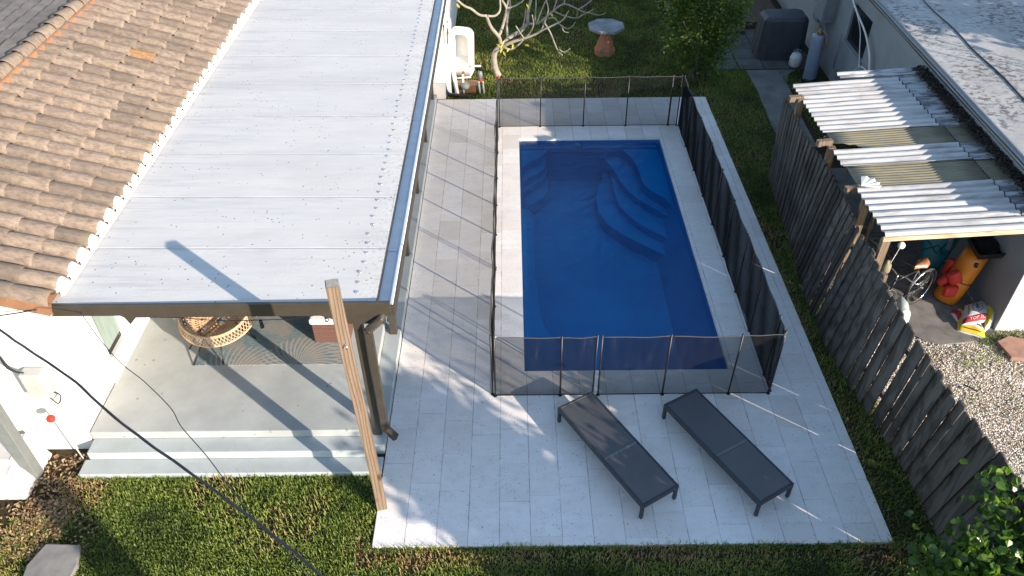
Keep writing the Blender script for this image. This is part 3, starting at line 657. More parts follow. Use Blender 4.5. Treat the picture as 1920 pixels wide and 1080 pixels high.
# two cross beams seen from the front edge
m = MB(); m.tube([(-1.60, 7.12, 2.44), (-1.62, 7.03, 2.40), (-1.70, 7.01, 2.34), (-1.77, 7.015, 2.27), (-1.79, 7.02, 2.20)], .05, 10)
for a in range(7): m.torus(Vector((-1.62, 7.03, 2.40)).lerp(Vector((-1.78, 7.02, 2.24)), a / 6), .052, .006, (-.16, -.01, -.16), 14, 5)
m.box(-1.84, -1.745, 6.985, 7.055, .34, 2.24)
m.beam((-1.79, 7.02, .38), (-1.66, 6.99, .20), .095, .07)
m.build('downspout', M['bronze'], pr, bevel=.006)
sm = None
yy = 7.34; k = 0
while yy < 17.9 and k < 60:
    x = -1.94 + rr_.uniform(-.02, .02)
    if sm is None:
        q = MB(); q.lathe((x, yy, prz(x) + .004), [(.026, 0), (.026, .003), (.012, .005), (.010, .012), (.001, .013)], 10); sm = q.build('roof_screw', M['chrome'], pr); sx_, sy_ = x, yy
    else:
        c = sm.copy(); col.objects.link(c); c.location = (x - sx_, yy - sy_, rr_.uniform(-.002, .003)); c.parent = pr
    yy += .205 + rr_.uniform(-.015, .015); k += 1

# wing wall beyond the porch
m = MB(); m.box(-2.2, -1.62, 17.75, 26, -.05, 2.42)
tag(m.build('side_wall', M['wall'], origin=(-1.62, 17.75, 0)), 'white stucco wall behind the upright tub at the porch end', 'wall')

# things on the left wall
m = MB(); m.obox((-6.15, 6.95, 1.43), (.14, 0, 0), (0, .085, 0), (0, 0, .21)); mb_ = thing('meter_box', (-6.15, 6.95, 1.2), 'small grey meter box fixed to the white house wall', 'meter box')
m.build('case', M['meter'], mb_, bevel=.02)
m = MB(); m.tube(smooth_path([(-6.25, 6.95, 1.6), (-6.38, 6.9, 1.75), (-6.4, 6.9, 2.1), (-6.6, 6.9, 2.6)]), .012, 6); m.tube(smooth_path([(-6.22, 6.95, 1.6), (-6.3, 6.85, 1.8), (-6.45, 6.9, 2.2), (-6.9, 6.9, 2.5)]), .01, 6)
m.tube(smooth_path([(-6.1, 6.93, 1.22), (-6.0, 6.9, 1.08), (-5.95, 6.95, 1.18), (-6.02, 6.95, 1.25)]), .01, 6); m.build('service_wires', M['cable'], mb_)
rf = thing('driveway_marker', (-6.02, 6.82, 0), 'thin pale stake with round red reflector against white wall', 'marker')
m = MB(); m.tube([(-6.02, 6.83, -.05), (-6.11, 6.85, .86)], .010, 6); m.build('stake', M['pvc'], rf)
m = MB(); m.lathe((-6.12, 6.80, .90), [(.0, 0), (.055, 0), (.055, .012), (0, .014)], 18, axis=(.4, -.8, .5)); m.build('reflector', M['red'], rf)
# front column and low white stoop
m = MB(); m.box(-6.68, -6.52, 6.52, 6.67, -.05, 3.2)
tag(m.build('porch_column', M['colgrey'], origin=(-6.6, 6.6, 0), bevel=.01), 'square grey-green column standing at the left picture edge', 'column')
m = MB(); m.box(-9, -6.42, 6.25, 6.46, -.05, .15); st = thing('stoop', (-6.5, 6.3, 0), 'low white painted stoop behind the grey column base', 'stoop')
m.v = []; m.f = []; m.val = []; m.sm = []
pr_ = [(6.20, -.05), (6.20, .12), (6.24, .15), (6.32, .30), (6.48, .34), (6.50, .42), (6.95, .42), (6.95, -.05)]
n_ = len(pr_); m.add([(-9, a, b) for a, b in pr_] + [(-6.72 + (.18 if b < .2 else 0), a, b) for a, b in pr_], [(k, (k + 1) % n_, n_ + (k + 1) % n_, n_ + k) for k in range(n_)] + [tuple(range(n_)), tuple(range(n_, 2 * n_))[::-1]])
m.build('body', M['stoop'], st, bevel=.01)
m = MB(); q = [gz(*p_, 0)[:2] for p_ in ((88, 1022), (152, 1024), (146, 1062), (128, 1095), (40, 1095), (52, 1062))]; m.prism([tuple(a) for a in q], -.05, .035)
tag(m.build('stepping_stone', M['greyslab'], bevel=.012, origin=(-5.8, 5.3, 0)), 'flat grey stone slab in the grass at lower left', 'stepping stone')

# ================================================================== POSTS AND CABLES
wp = thing('timber_post', (-1.76, 6.0, 0), 'tall square pine post at the deck edge before the porch', 'post')
m = MB()
bot = Vector((-1.765, 6.02, 0)); tp_ = Vector((-1.805, 5.985, 3.84)); rot = R(14)
def sq(c, h, r_): return [c + Vector((math.cos(r_ + math.pi / 4 + k * math.pi / 2), math.sin(r_ + math.pi / 4 + k * math.pi / 2), 0)) * h * math.sqrt(2) for k in range(4)]
vs = []
NS = 14
for k in range(NS + 1):
    t_ = k / NS; c = bot.lerp(tp_, t_) + Vector((.006 * math.sin(t_ * 5), .004 * math.sin(t_ * 7), 0)); 
    if k == 0: c.z = -.05
    vs += sq(c, .066, rot)
m.add(vs, [(k * 4 + a, k * 4 + (a + 1) % 4, (k + 1) * 4 + (a + 1) % 4, (k + 1) * 4 + a) for k in range(NS) for a in range(4)])
m.build('shaft', M['post'], wp, bevel=.006)
m = MB(); m.add(sq(tp_ + Vector((0, 0, .003)), .0635, rot), [(0, 1, 2, 3)]); m.build('end_grain', M['endgrain'], wp)
m = MB(); hk = bot.lerp(tp_, .80) + Vector((.02, -.075, 0)); m.tube([hk + Vector((-.06, 0, .01)), hk, hk + Vector((.02, -.03, -.02)), hk + Vector((.01, -.04, -.05))], .007, 6); m.build('hook', M['chrome'], wp)
m = MB(); m.box(2.45, 2.75, -1.45, -1.15, -.05, 4.05)
tag(m.build('timber_pole', M['post'], origin=(2.6, -1.3, 0)), 'thick timber pole standing behind the viewpoint', 'pole')

def at_d(u, v, d): return Vector((0, 0, CAMH)) + ray_dir(u, v).normalized() * d
c1p = [at_d(*q) for q in [(700, 1180, 4.8), (600, 1078, 5.2), (520, 1010, 5.35), (430, 940, 5.55), (345, 878, 5.8), (270, 825, 6.05), (200, 770, 6.3), (140, 715, 6.6), (75, 670, 6.9), (30, 640, 7.2), (0, 618, 7.4), (-60, 570, 7.8), (-120, 530, 8.1)]]
sp_ = smooth_path(c1p, 14); m = MB()
for ph in (0, 2.1, 4.2):
    pts = []
    for i, p_ in enumerate(sp_):
        d = (sp_[min(i + 1, len(sp_) - 1)] - sp_[max(i - 1, 0)]).normalized(); a = d.cross(Vector((0, 0, 1))).normalized(); b = d.cross(a)
        s_ = i * .17 + ph; pts.append(p_ + (a * math.cos(s_) + b * math.sin(s_)) * .0055)
    m.tube(pts, .0052, 6)
tag(m.build('power_cable', M['cable'], origin=c1p[5]), 'thick twisted black cable crossing over the lower left lawn', 'cable')
c2p = [at_d(*q) for q in [(640, 1180, 6.2), (560, 1060, 6.7), (470, 965, 7.1), (425, 905, 7.4), (385, 852, 7.7), (340, 800, 8.0), (320, 765, 8.15), (270, 715, 8.45), (232, 685, 8.65), (190, 640, 8.9)]] + [Vector((-5.35, 7.2, 2.45))]
m = MB(); m.tube(smooth_path(c2p, 6), .0045, 6); tag(m.build('thin_cable', M['cable'], origin=c2p[4]), 'thin black wire sagging from the porch roof to the lawn', 'cable')
m = MB(); m.tube(smooth_path([(-9.5, 6.9, 2.7), (-7.6, 6.85, 2.62), (-6.3, 6.9, 2.62), (-5.7, 7.0, 2.64)]), .008, 6)
tag(m.build('eave_wire', M['cable'], origin=(-6.3, 6.9, 2.6)), 'thin wire running along the tile roof edge to the fascia corner', 'wire')

# string lights under the porch roof
sl = thing('string_lights', (-3.3, 7.25, 2.4), 'string of round black bulbs hanging below the porch roof front', 'string lights')
bp = [gy(*q, 7.25) for q in [(342, 596), (488, 600), (610, 588)]]
m = MB(); anch = [Vector((-5.2, 7.2, 2.42))]; allp = []
cur = Vector((-5.2, 7.22, 2.40))
for b in bp: allp += smooth_path([cur, cur.lerp(b, .5) - Vector((0, 0, .03)), b], 3)[:-1]; cur = b; 
allp += [bp[-1], Vector((-1.95, 7.2, 2.42))]
m.tube(allp, .006, 5); m.build('wire', M['cable'], sl)
for b in bp:
    q = MB(); q.lathe(b - Vector((0, 0, .06)), [(.004, .06), (.022, .055), (.024, .0), (.018, -.01)], 10); s1 = q.build('socket', M['black'], sl)
    q = MB(); q.lathe(b - Vector((0, 0, .10)), [(.018, .03), (.03, .0), (.026, -.025), (.004, -.04)], 10); q.build('bulb', M['chrome' if b is bp[-1] else 'black'], s1)

# ================================================================== POOL SAFETY FENCE
FX0, FX1, FY0, FY1, FH = -0.294, 3.835, 7.927, 16.207, 1.22
def mesh_fence(pts, label, lean=(0, 0), seed=1, panels_gap=None, tagred=False, sags=None):
    """pts: post base positions in order; lean: top offset"""
    rd = random.Random(seed)
    t = thing('pool_fence', (pts[0][0], pts[0][1], 0), label, 'pool fence', 'see-through mesh fence sections round the pool')
    tops = []
    for k, (x, y) in enumerate(pts):
        lx, ly = lean[0] + rd.uniform(-.012, .012), lean[1] + rd.uniform(-.012, .012); tops.append((x + lx, y + ly))
        m = MB(); m.tube([(x, y, 0), (x + lx, y + ly, FH + .02)], .0135, 8); m.lathe((x, y, 0), [(.03, 0), (.03, .008), (.016, .012)], 10); m.build('post', M['black'], t)
    for k in range(len(pts) - 1):
        if panels_gap and k in panels_gap: continue
        a, b = pts[k], pts[k + 1]; ta, tb = tops[k], tops[k + 1]
        L = math.hypot(b[0] - a[0], b[1] - a[1]); nu, nv = 12, 12; vs = []
        nrm = Vector((-(b[1] - a[1]), b[0] - a[0], 0)).normalized(); bulge = rd.uniform(-.012, .012)
        for j in range(nv + 1):
            w = j / nv
            for i in range(nu + 1):
                u = i / nu
                px = (a[0] * (1 - u) + b[0] * u) * (1 - w) + (ta[0] * (1 - u) + tb[0] * u) * w
                py = (a[1] * (1 - u) + b[1] * u) * (1 - w) + (ta[1] * (1 - u) + tb[1] * u) * w
                sag = -.011 * 4 * u * (1 - u) * w
                off = bulge * 4 * u * (1 - u) + .006 * math.sin(u * 9 + w * 5 + k)
                vs.append((px + nrm.x * off, py + nrm.y * off, .015 + w * (FH - .03) + sag))
        fs = [(j * (nu + 1) + i, j * (nu + 1) + i + 1, (j + 1) * (nu + 1) + i + 1, (j + 1) * (nu + 1) + i) for j in range(nv) for i in range(nu)]
        m = MB(); m.add(vs, fs, 0, True); mp = m.build('mesh_panel', M['mesh'], t)
        m = MB(); top_ = [Vector(vs[nv * (nu + 1) + i]) for i in range(nu + 1)]; m.tube(top_, .009, 6, flat=.6); m.build('top_hem', M['hem'], mp)
        m = MB(); m.tube([Vector(vs[0]), Vector(vs[nu])], .008, 5); m.build('bottom_hem', M['black'], mp)
    return t, tops
M['hem'] = simple('grey_hem_tape', (0.07, 0.07, 0.062), rough=0.8)
mesh_fence([(x, FY0) for x in (FX0, .68, 1.165)], 'mesh pool fence section at the near left, left of the narrow gate gap', seed=2)
mesh_fence([(x, FY0) for x in (1.245, 2.21, 3.2, 3.80)], 'mesh pool fence section at the near right, behind the sun loungers', seed=3)
mesh_fence([(FX0 - .035, y) for y in (7.96, 8.95, 9.95, 10.95)], 'mesh pool fence section on the left side, nearest the porch post', (-.0, 0), 4)
mesh_fence([(FX0 - .035, y) for y in (11.01, 12.0, 13.0, 14.0, 15.0)], 'mesh pool fence section on the left side, middle stretch', (.0, 0), 5)
mesh_fence([(FX0 - .03, y) for y in (15.07, 16.2)], 'short mesh pool fence section on the left side, farthest away', (0, 0), 6)
t_, tp = mesh_fence([(x, FY1) for x in (FX0 + .01, .65, 1.64, 2.62, 3.59)], 'mesh pool fence section along the far end of the pool', (0, 0), 7)
m = MB(); m.lathe((tp[0][0], tp[0][1], FH + .0), [(.022, -.015), (.025, 0), (.02, .03), (.01, .035)], 8); m.build('red_tag', M['red'], t_)
mesh_fence([(x, FY1) for x in (3.60, 3.79)], 'narrow mesh pool fence end piece at the far right corner', (0, 0), 8)
ryp = [16.19, 15.24, 14.24, 13.245, 12.28]
mesh_fence([(FX1, y) for y in ryp], 'mesh pool fence section on the right side, far half', (.0, 0), 9)
mesh_fence([(FX1, y) for y in (12.26, 11.27, 10.27, 9.29, 8.31, 7.98)], 'mesh pool fence section on the right side, near half', (.0, 0), 10)

# ================================================================== SUN LOUNGERS
def make_lounger():
    t = thing('sun_lounger', (0, 0, 0), 'x', 'sun lounger', 'flat charcoal sun loungers on the deck')
    L, W, H = 1.93, .60, .31
    m = MB()
    m.box(-L / 2, L / 2, -W / 2, -W / 2 + .035, H - .075, H); m.box(-L / 2, L / 2, W / 2 - .035, W / 2, H - .075, H)
    m.box(-L / 2, -L / 2 + .035, -W / 2 + .035, W / 2 - .035, H - .0755, H - .0005); m.box(L / 2 - .035, L / 2, -W / 2 + .035, W / 2 - .035, H - .0755, H - .0005)
    m.build('frame', M['bar'], t, bevel=.005)
    m = MB(); m.box(.10, .135, -W / 2 + .035, W / 2 - .035, H - .03, H + .002); m.build('crossbar', M['barlt'], t, bevel=.003)
    for a, b in ((-L / 2 + .036, .098), (.137, L / 2 - .036)):
        vs = []; nu, nv = 16, 8
        for i in range(nu + 1):
            for j in range(nv + 1):
                u, v = i / nu, j / nv; vs.append((a + (b - a) * u, (-W / 2 + .036) + (W - .072) * v, H - .006 - .022 * (4 * v * (1 - v)) * min(1, 6 * u * (1 - u) + .25)))
        m = MB(); m.add(vs, [(i * (nv + 1) + j, (i + 1) * (nv + 1) + j, (i + 1) * (nv + 1) + j + 1, i * (nv + 1) + j + 1) for i in range(nu) for j in range(nv)], 0, True)
        m.build('sling', M['sling'], t)
    for sx in (-1, 1):
        for sy in (-1, 1):
            x = sx * (L / 2 - .022); y = sy * (W / 2 - .022); m = MB(); m.box(x - .0215, x + .0215, y - .0215, y + .0215, .015, H - .0752); lg = m.build('leg', M['bar'], t, bevel=.004)
            m = MB(); m.lathe((x, y, 0), [(.014, 0), (.016, .016)], 10); m.build('foot', M['black'], lg)
    return t
M['barlt'] = simple('light_aluminium_bar', (0.12, 0.125, 0.135), rough=0.35)
def copy_tree(o, parent=None):
    c = o.copy(); col.objects.link(c); c.parent = parent
    for ch in [x for x in bpy.data.objects if x.parent == o]: copy_tree(ch, c)
    return c
def place_quad(o, cs):
    cs = [Vector(c) for c in cs]; c = sum(cs, Vector()) / 4; d = ((cs[2] + cs[3]) - (cs[0] + cs[1])); o.location = (c.x, c.y, 0); o.rotation_euler.z = math.atan2(d.y, d.x)
lg = make_lounger(); bpy.context.view_layer.update()
lg2 = copy_tree(lg)
place_quad(lg, [gz(*q, .31) for q in ((1046, 765), (1112, 735), (1272, 910), (1203, 945))])
place_quad(lg2, [gz(*q, .31) for q in ((1243, 757), (1308, 729), (1491, 908), (1423, 942))])
lg['label'] = 'charcoal flat sun lounger dappled with leaf shadows, left one of the two'
lg2['label'] = 'charcoal flat sun lounger crossed by a thin streak of light, nearer the wooden fence'

# ================================================================== PORCH FURNITURE
m = MB(); m.box(-4.88, -2.60, 8.33, 11.2, .301, .31); ob = m.build('outdoor_rug', M['rug'], origin=(-4.88, 8.33, .3)); tag(ob, 'grey-blue rug with beige palm frond pattern on the porch', 'rug')
ch = thing('rattan_chair', (-4.55, 8.72, .31), 'round woven rattan bowl chair with thin black legs on the porch', 'chair')
cc = Vector((-4.60, 9.02, .84)); tilt = Matrix.Rotation(R(14), 3, 'X') @ Matrix.Rotation(R(0), 3, 'Y')
def bowl(u, th, off=0.0):
    r = .54 * math.sin(u * 1.12) / math.sin(1.12); z = -.36 * (1 - u ** 2)
    return cc + tilt @ Vector((r * math.cos(th), r * math.sin(th), z + off + .02))
m = MB()
for k in range(54):
    for sgn in (-1, 1):
        pts = [bowl(.12 + .86 * i / 12, 2 * math.pi * k / 54 + sgn * .75 * i / 12) for i in range(13)]; m.tube(pts, .0068, 4, cap=False, flat=.6)
for u in (.12, .22, .35, .50, .62, .64, .66, .68, .75, .84, .92): m.tube([bowl(u, 2 * math.pi * i / 36) for i in range(37)], .008, 5, cap=False)
m.build('woven_seat', M['rattan'], ch)
def skirt(v, th): return cc + tilt @ Vector(((.545 + .05 * v) * math.cos(th), (.545 + .05 * v) * math.sin(th), 0.02 - .17 * v))
m = MB()
for k in range(64):
    for sgn in (-1, 1): m.tube([skirt(i / 4, 2 * math.pi * k / 64 + sgn * .16 * i / 4) for i in range(5)], .0065, 4, cap=False)
m.tube([skirt(1, 2 * math.pi * i / 40) for i in range(41)], .016, 6, cap=False); m.build('outer_skirt', M['rattan'], ch)
m = MB(); m.tube([bowl(1.0, 2 * math.pi * i / 40) for i in range(41)], .02, 7, cap=False); m.tube([bowl(.96, 2 * math.pi * i / 40, .012) for i in range(41)], .01, 6, cap=False); m.build('rim', M['rattan'], ch)
for fx_, fy_ in ((-5.04, 8.68), (-4.86, 8.33), (-4.42, 8.36), (-4.07, 8.91), (-4.3, 9.35)):
    d = Vector((fx_ - cc.x, fy_ - cc.y, 0)) * .5; m = MB(); m.tube([Vector((fx_, fy_, .31)), Vector((cc.x + d.x, cc.y + d.y, .60))], .011, 7); m.build('leg', M['black'], ch)
ot = thing('wicker_stool', (-2.85, 8.95, .31), 'brown wicker storage stool with white cushion top on the rug', 'stool')
m = MB()
for k in range(8): m.box(-3.10 - .002 * (k % 2), -2.56 + .002 * (k % 2), 8.80 - .002 * (k % 2), 9.34, .312 + k * .048, .357 + k * .048)
m.build('woven_base', M['wicker'], ot, bevel=.004)
m = MB(); m.box(-3.13, -2.53, 8.77, 9.37, .70, .80); m.build('cushion', M['cushion'], ot, bevel=.03)

# ================================================================== WOODEN PICKET FENCE
wf = thing('wooden_fence', (5.3, 5.6, 0), 'leaning weathered grey picket fence between the deck and the gravel yard', 'fence')
basex = [(0, 5.42), (5.5, 5.36), (6.6, 5.31), (7.4, 5.20), (8.0, 5.10), (8.6, 5.02), (9.3, 4.98), (9.9, 5.0), (10.6, 5.05), (12.1, 5.22), (13.9, 5.36)]
topx = [(0, 5.50), (5.2, 5.37), (6.2, 5.20), (7.5, 5.15), (8.2, 5.14), (9.0, 5.24), (9.9, 5.27), (11.1, 5.33), (12.7, 5.27), (13.8, 5.31)]
yb = 2.6; kf = random.Random(11); k = 0
gaps = {4.62: .024, 4.40: .012, 6.2: .012, 6.9: .012, 7.3: .008, 9.4: .040, 9.75: .014, 10.2: .016}
gdone = set()
while yb < 13.95:
    w = (.142 if yb < 9.2 else kf.uniform(.085, .125)); g_ = -.024
    for gk, gv in gaps.items():
        if gk not in gdone and yb > gk: g_ = gv; gdone.add(gk)
    lean = -.36 * min(1, max(0, (9.6 - yb) / 3.0)); 
    yc = yb + w / 2; h = 1.80 + kf.uniform(-.035, .03)
    if 9.3 < yb < 9.9: h -= kf.uniform(0, .12)
    yt = yc + lean + kf.uniform(-.004, .004)
    b = Vector((lerp_tab(basex, yc), yc, -.04)); t_ = Vector((lerp_tab(topx, yt), yt, h))
    x_off = (.018 if k % 2 else -.010) + kf.uniform(-.003, .003); b.x += x_off; t_.x += x_off
    ww = w / 2; c_ = .025; th = .009
    def row(c, hw): return [(c.x - th, c.y - hw, c.z), (c.x - th, c.y + hw, c.z), (c.x + th, c.y + hw, c.z), (c.x + th, c.y - hw, c.z)]
    vs = row(b, ww)
    for f_ in (.33, .66): p_ = b.lerp(t_, f_) + Vector((kf.uniform(-.004, .004), 0, 0)); vs += row(p_, ww)
    vs += row(t_ - Vector((0, 0, c_)), ww) + row(t_, ww - .012)
    if abs(yb - 8.66) < .07:
        for q_ in (13, 14, 17, 18): vs[q_] = (vs[q_][0], vs[q_][1] - .045, vs[q_][2])
        for q_ in (9, 10): vs[q_] = (vs[q_][0], vs[q_][1] - .03, vs[q_][2])
    m = MB(); m.add(vs, [(r_ * 4 + a, r_ * 4 + (a + 1) % 4, (r_ + 1) * 4 + (a + 1) % 4, (r_ + 1) * 4 + a) for r_ in range(4) for a in range(4)] + [(3, 2, 1, 0), (16, 17, 18, 19)], kf.random() * (.5 if yb < 9 or yb > 11.5 else 1.0))
    m.build('picket', M['picket'], wf); yb += w + g_; k += 1
print('pickets', k)
for z in (.42, 1.42):
    m = MB(); pts = [Vector((lerp_tab(basex, y) * (1 - z / 1.8) + lerp_tab(topx, y) * z / 1.8 + .055, y, z)) for y in np.arange(2.6, 13.9, .8)]
    for a, b in zip(pts, pts[1:]): m.beam(a, b + (b - a) * .02, .04, .085)
    m.build('rail', M['picket'], wf)
for y in (3.2, 5.45, 6.55, 8.75):
    x = lerp_tab(topx, y) + .15; m = MB(); m.box(x - .045, x + .045, y - .045, y + .045, -.05, 1.62); m.build('post', M['post'], wf, bevel=.004)
# diagonal tie on the gravel side
m = MB(); m.tube([(5.35, 7.0, 1.5), (5.75, 6.95, .06)], .01, 6); m.build('brace_wire', M['chrome'], wf)

# ================================================================== SHELTER (corrugated lean-to)
ln = thing('lean_to_shelter', (5.4, 9.2, 0), 'lean-to shelter of corrugated metal and yellowed sheets beside the grey house', 'shelter')
def lz(x): return 2.07 + (x - 5.4) * .06
def sheet(x0, x1, y0, y1, wl, amp, mat, name, dz=0.0, jag=0.0, hole=False):
    n = max(8, int((y1 - y0) / wl * 8)); rd = random.Random(int(x0 * 100 + y0 * 10)); vs = []; nx_ = 5; fs = []
    for j in range(n + 1):
        y = y0 + (y1 - y0) * j / n; ph = y / wl * 2 * math.pi; s = math.sin(ph); s = max(-.75, min(.75, s)) / .75 if amp > .015 else s
        xa = x0 + jag * math.sin(j * .45) * .5
        if hole and y < y0 + .28: xa += .42 * max(0, 1 - ((y - y0 - .1) / .2) ** 2)
        for i in range(nx_ + 1):
            x = xa + (x1 - xa) * i / nx_; vs.append((x, y, lz(x) + amp * s + dz + .004 * math.sin(x * 3 + y)))
    fs = [(j * (nx_ + 1) + i, j * (nx_ + 1) + i + 1, (j + 1) * (nx_ + 1) + i + 1, (j + 1) * (nx_ + 1) + i) for j in range(n) for i in range(nx_)]
    m = MB(); m.add(vs, fs, 0, amp < .015)
    ob = m.build(name, M[mat], ln); sd_ = ob.modifiers.new('s', 'SOLIDIFY'); sd_.thickness = .003
    if x1 < 7.5:
        m = MB(); m.tube([Vector(vs[j * (nx_ + 1) + nx_]) + Vector((.012, 0, -.004)) for j in range(0, n + 1, 2)], .009, 5); m.build('end_grime', M['debris'], ob)
    return ob
sheet(5.38, 7.35, 12.05, 13.95, .165, .020, 'zinc', 'metal_sheet', .012)
sheet(7.28, 7.95, 12.05, 14.15, .165, .020, 'zinc_old', 'metal_sheet', -.012)
sheet(6.3, 7.9, 14.02, 14.28, .165, .018, 'zinc_old', 'metal_sheet', .03)
sheet(5.45, 7.42, 11.42, 12.12, .072, .010, 'fibre', 'fibreglass_sheet', -.006, hole=True)
sheet(7.36, 7.95, 11.42, 12.12, .072, .010, 'fibre', 'fibreglass_sheet', -.02)
sheet(5.36, 7.40, 10.92, 11.48, .165, .020, 'zinc', 'metal_sheet', .012)
sheet(7.30, 7.95, 10.92, 11.48, .165, .020, 'zinc_old', 'metal_sheet', -.012)
sheet(5.42, 7.42, 10.22, 10.98, .072, .010, 'fibre', 'fibreglass_sheet', -.006)
sheet(7.36, 7.95, 10.22, 10.98, .072, .010, 'fibre', 'fibreglass_sheet', -.02)
sheet(5.36, 7.42, 9.05, 10.30, .165, .020, 'zinc', 'metal_sheet', .012)
sheet(7.34, 8.3, 9.08, 10.30, .165, .020, 'zinc_old', 'metal_sheet', -.012)
m = MB(); m.beam((5.34, 9.06, lz(5.34) - .055), (8.4, 9.06, lz(8.4) - .055), .035, .07, val=0); m.build('edge_board', M['beamw'], ln, bevel=.003)
for y in (9.9, 10.9, 12.0, 13.2, 13.95):
    m = MB(); m.beam((5.40, y, lz(5.4) - .06), (7.78, y, lz(7.78) - .06), .04, .07); m.build('rafter', M['picket'], ln)
for x, y, h in ((5.42, 9.12, 1.98), (5.50, 10.15, 2.02), (5.40, 11.6, 2.06), (5.36, 13.3, 2.1)):
    m = MB(); m.box(x - .06, x + .06, y - .045, y + .045, -.05, h); m.build('post', M['post'], ln, bevel=.004)
for x, y, z in ((5.30, 10.35, 2.03), (5.28, 11.75, 2.06), (5.24, 13.35, 2.08)):
    m = MB(); m.obox((x + .04, y, z), (.13, .02, 0), (-.008, .05, 0), (0, 0, .05)); m.build('beam_end', M['post'], ln, bevel=.004)
# broken fan of fibreglass
m = MB(); c = Vector((5.40, 10.25, 2.15)); vs = [c]
for k in range(9): a = R(-30 + k * 13); vs.append(c + Vector((math.cos(a) * (.27 + .03 * (k % 2)), math.sin(a) * .24 + .0, .02 * (k % 2) + .03)))
m.add(vs, [(0, k, k + 1) for k in range(1, 9)]); m.build('broken_piece', M['fibre2'] if 'fibre2' in M else M['cushion'], ln)

# ================================================================== NEIGHBOUR HOUSE
def shear(mb):
    mb.v = [(p[0] + .025 * (p[1] - 10.4), p[1], p[2]) for p in mb.v]; return mb
nh = thing('neighbour_house', (7.85, 9.3, 0), 'stucco house, shaded side coloured grey, with stained white flat roof at the upper right', 'house')
m = MB(); m.box(7.88, 8.1, 9.3, 17.05, -.05, 2.45); m.box(7.88, 8.1, 17.05, 26, -.05, 1.12); m.box(7.88, 8.1, 17.05, 26, 2.04, 2.45); m.box(7.88, 8.1, 18.3, 20.3, 1.12, 2.04); m.box(7.88, 8.1, 21.4, 26, 1.12, 2.04)
shear(m).build('wall', M['wallshade'], nh)
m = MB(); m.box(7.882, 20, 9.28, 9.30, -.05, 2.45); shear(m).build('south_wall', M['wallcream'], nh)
m = MB(); m.box(7.80, 30, 9.0, 40, 2.52, 2.60); shear(m).build('flat_roof', M['oldroof'], nh)
m = MB(); m.box(7.765, 7.80, 8.98, 40, 2.46, 2.612); m.box(7.72, 7.765, 8.97, 40, 2.50, 2.585); m.box(7.80, 7.98, 9.02, 26, 2.40, 2.52); m.box(7.765, 20, 8.95, 9.0, 2.46, 2.612); shear(m).build('fascia', M['wallshade'], nh, bevel=.006)
m = MB(); m.tube([(7.71, y, 2.55 + .006 * math.sin(y * 2)) for y in np.arange(9, 26, .5)], .010, 6); m.tube([(7.79, y, 2.43 + .01 * math.sin(y * 1.3)) for y in np.arange(9, 26, .5)], .011, 6); shear(m).build('roof_cable', M['black'], nh)
m = MB(); m.tube([(7.80 + .85 + .02 * math.sin(y * 3) + (y - 10) * .01, y, 2.612) for y in np.arange(9.5, 26, .25)], .013, 6); shear(m).build('roof_wire', M['black'], nh)
w_ = MB(); w_.box(7.93, 7.95, 17.05, 18.3, 1.12, 2.04); wn_ = shear(w_).build('window', M['glassdk'], nh)
m = MB(); m.box(7.83, 7.885, 17.0, 18.35, 1.07, 1.115); shear(m).build('sill', M['wallshade'], wn_)
w_ = MB(); w_.box(7.93, 7.95, 20.3, 21.4, 1.12, 2.04); shear(w_).build('window', M['glassdk'], nh)
m = MB(); rd = random.Random(5)
for k in range(3200):
    y = rd.uniform(9.2, 14.2); x = 7.80 + .01 * (y - 9) + rd.gauss(0, .065) ; m.leaf(Vector((x, y, lz(7.8) + rd.uniform(.0, .08))), Vector((rd.uniform(-1, 1), rd.uniform(-1, 1), .2)), Vector((0, 0, 1)), .06, .035, rd.random() * .3)
tag(m.build('leaf_litter', M['litterd'] if 'litterd' in M else M['debris'], origin=(7.8, 11.8, 2.2)), 'dark dead leaves piled along the shelter roof edge', 'leaf litter', kind='stuff')
# conduits on the wall
cd = thing('conduit', (7.7, 16.6, 1.5), 'bundle of pale conduits running down the grey wall past window', 'conduit')
m = MB(); ya = [gx(*q, 7.92) for q in ((1600, 0), (1603, 12), (1612, 35), (1622, 60), (1628, 85), (1631, 110), (1630, 135))]
m.tube(smooth_path(ya), .022, 7); m.tube(smooth_path([p_ + Vector((0, .05, 0)) for p_ in ya]), .014, 6); m.build('thick_pipe', M['pvc'], cd)
m = MB(); yb_ = [gx(*q, 7.94) for q in ((1602, 10), (1609, 35), (1613, 60), (1612, 90), (1610, 130))]; m.tube(smooth_path(yb_), .011, 6)
lo = [gx(*q, 7.92) for q in ((1601, 136), (1606, 128), (1614, 125), (1622, 130), (1626, 137))]; m.tube(smooth_path(lo), .011, 6); m.build('thin_pipe', M['pvc'], cd)
eb = thing('electric_box', (7.6, 18.9, 1.2), 'grey electrical box mounted high on the neighbouring grey wall', 'electrical box')
m = MB(); m.box(7.80, 8.10, 19.25, 19.75, 1.15, 2.0); m.build('case', M['greybox'], eb, bevel=.008); m = MB(); m.box(7.785, 7.799, 19.27, 19.73, 1.18, 1.97); m.build('door', M['greybox'], eb)
m = MB(); m.box(7.9, 8.1, 19.8, 20.2, .95, 1.7); m.build('side_case', M['greybox'], eb, bevel=.008)
m = MB()
for k in range(5): m.tube([(7.92, 19.3 + k * .09, 1.15), (7.94, 19.25 + k * .1, .9), (7.98, 19.2 + k * .1, .6)], .016, 6)
m.build('pipes', M['greybox'], eb)
tk = thing('water_tank', (7.52, 18.55, 0), 'tall blue-grey cylinder tank against the neighbour wall', 'tank')
m = MB(); m.lathe((7.53, 18.5, 0), [(.15, .05), (.16, .08), (.16, 1.12), (.15, 1.16), (.05, 1.18)], 22, axis=(-.02, -.0, 1)); m.build('cylinder', M['tankb'], tk)
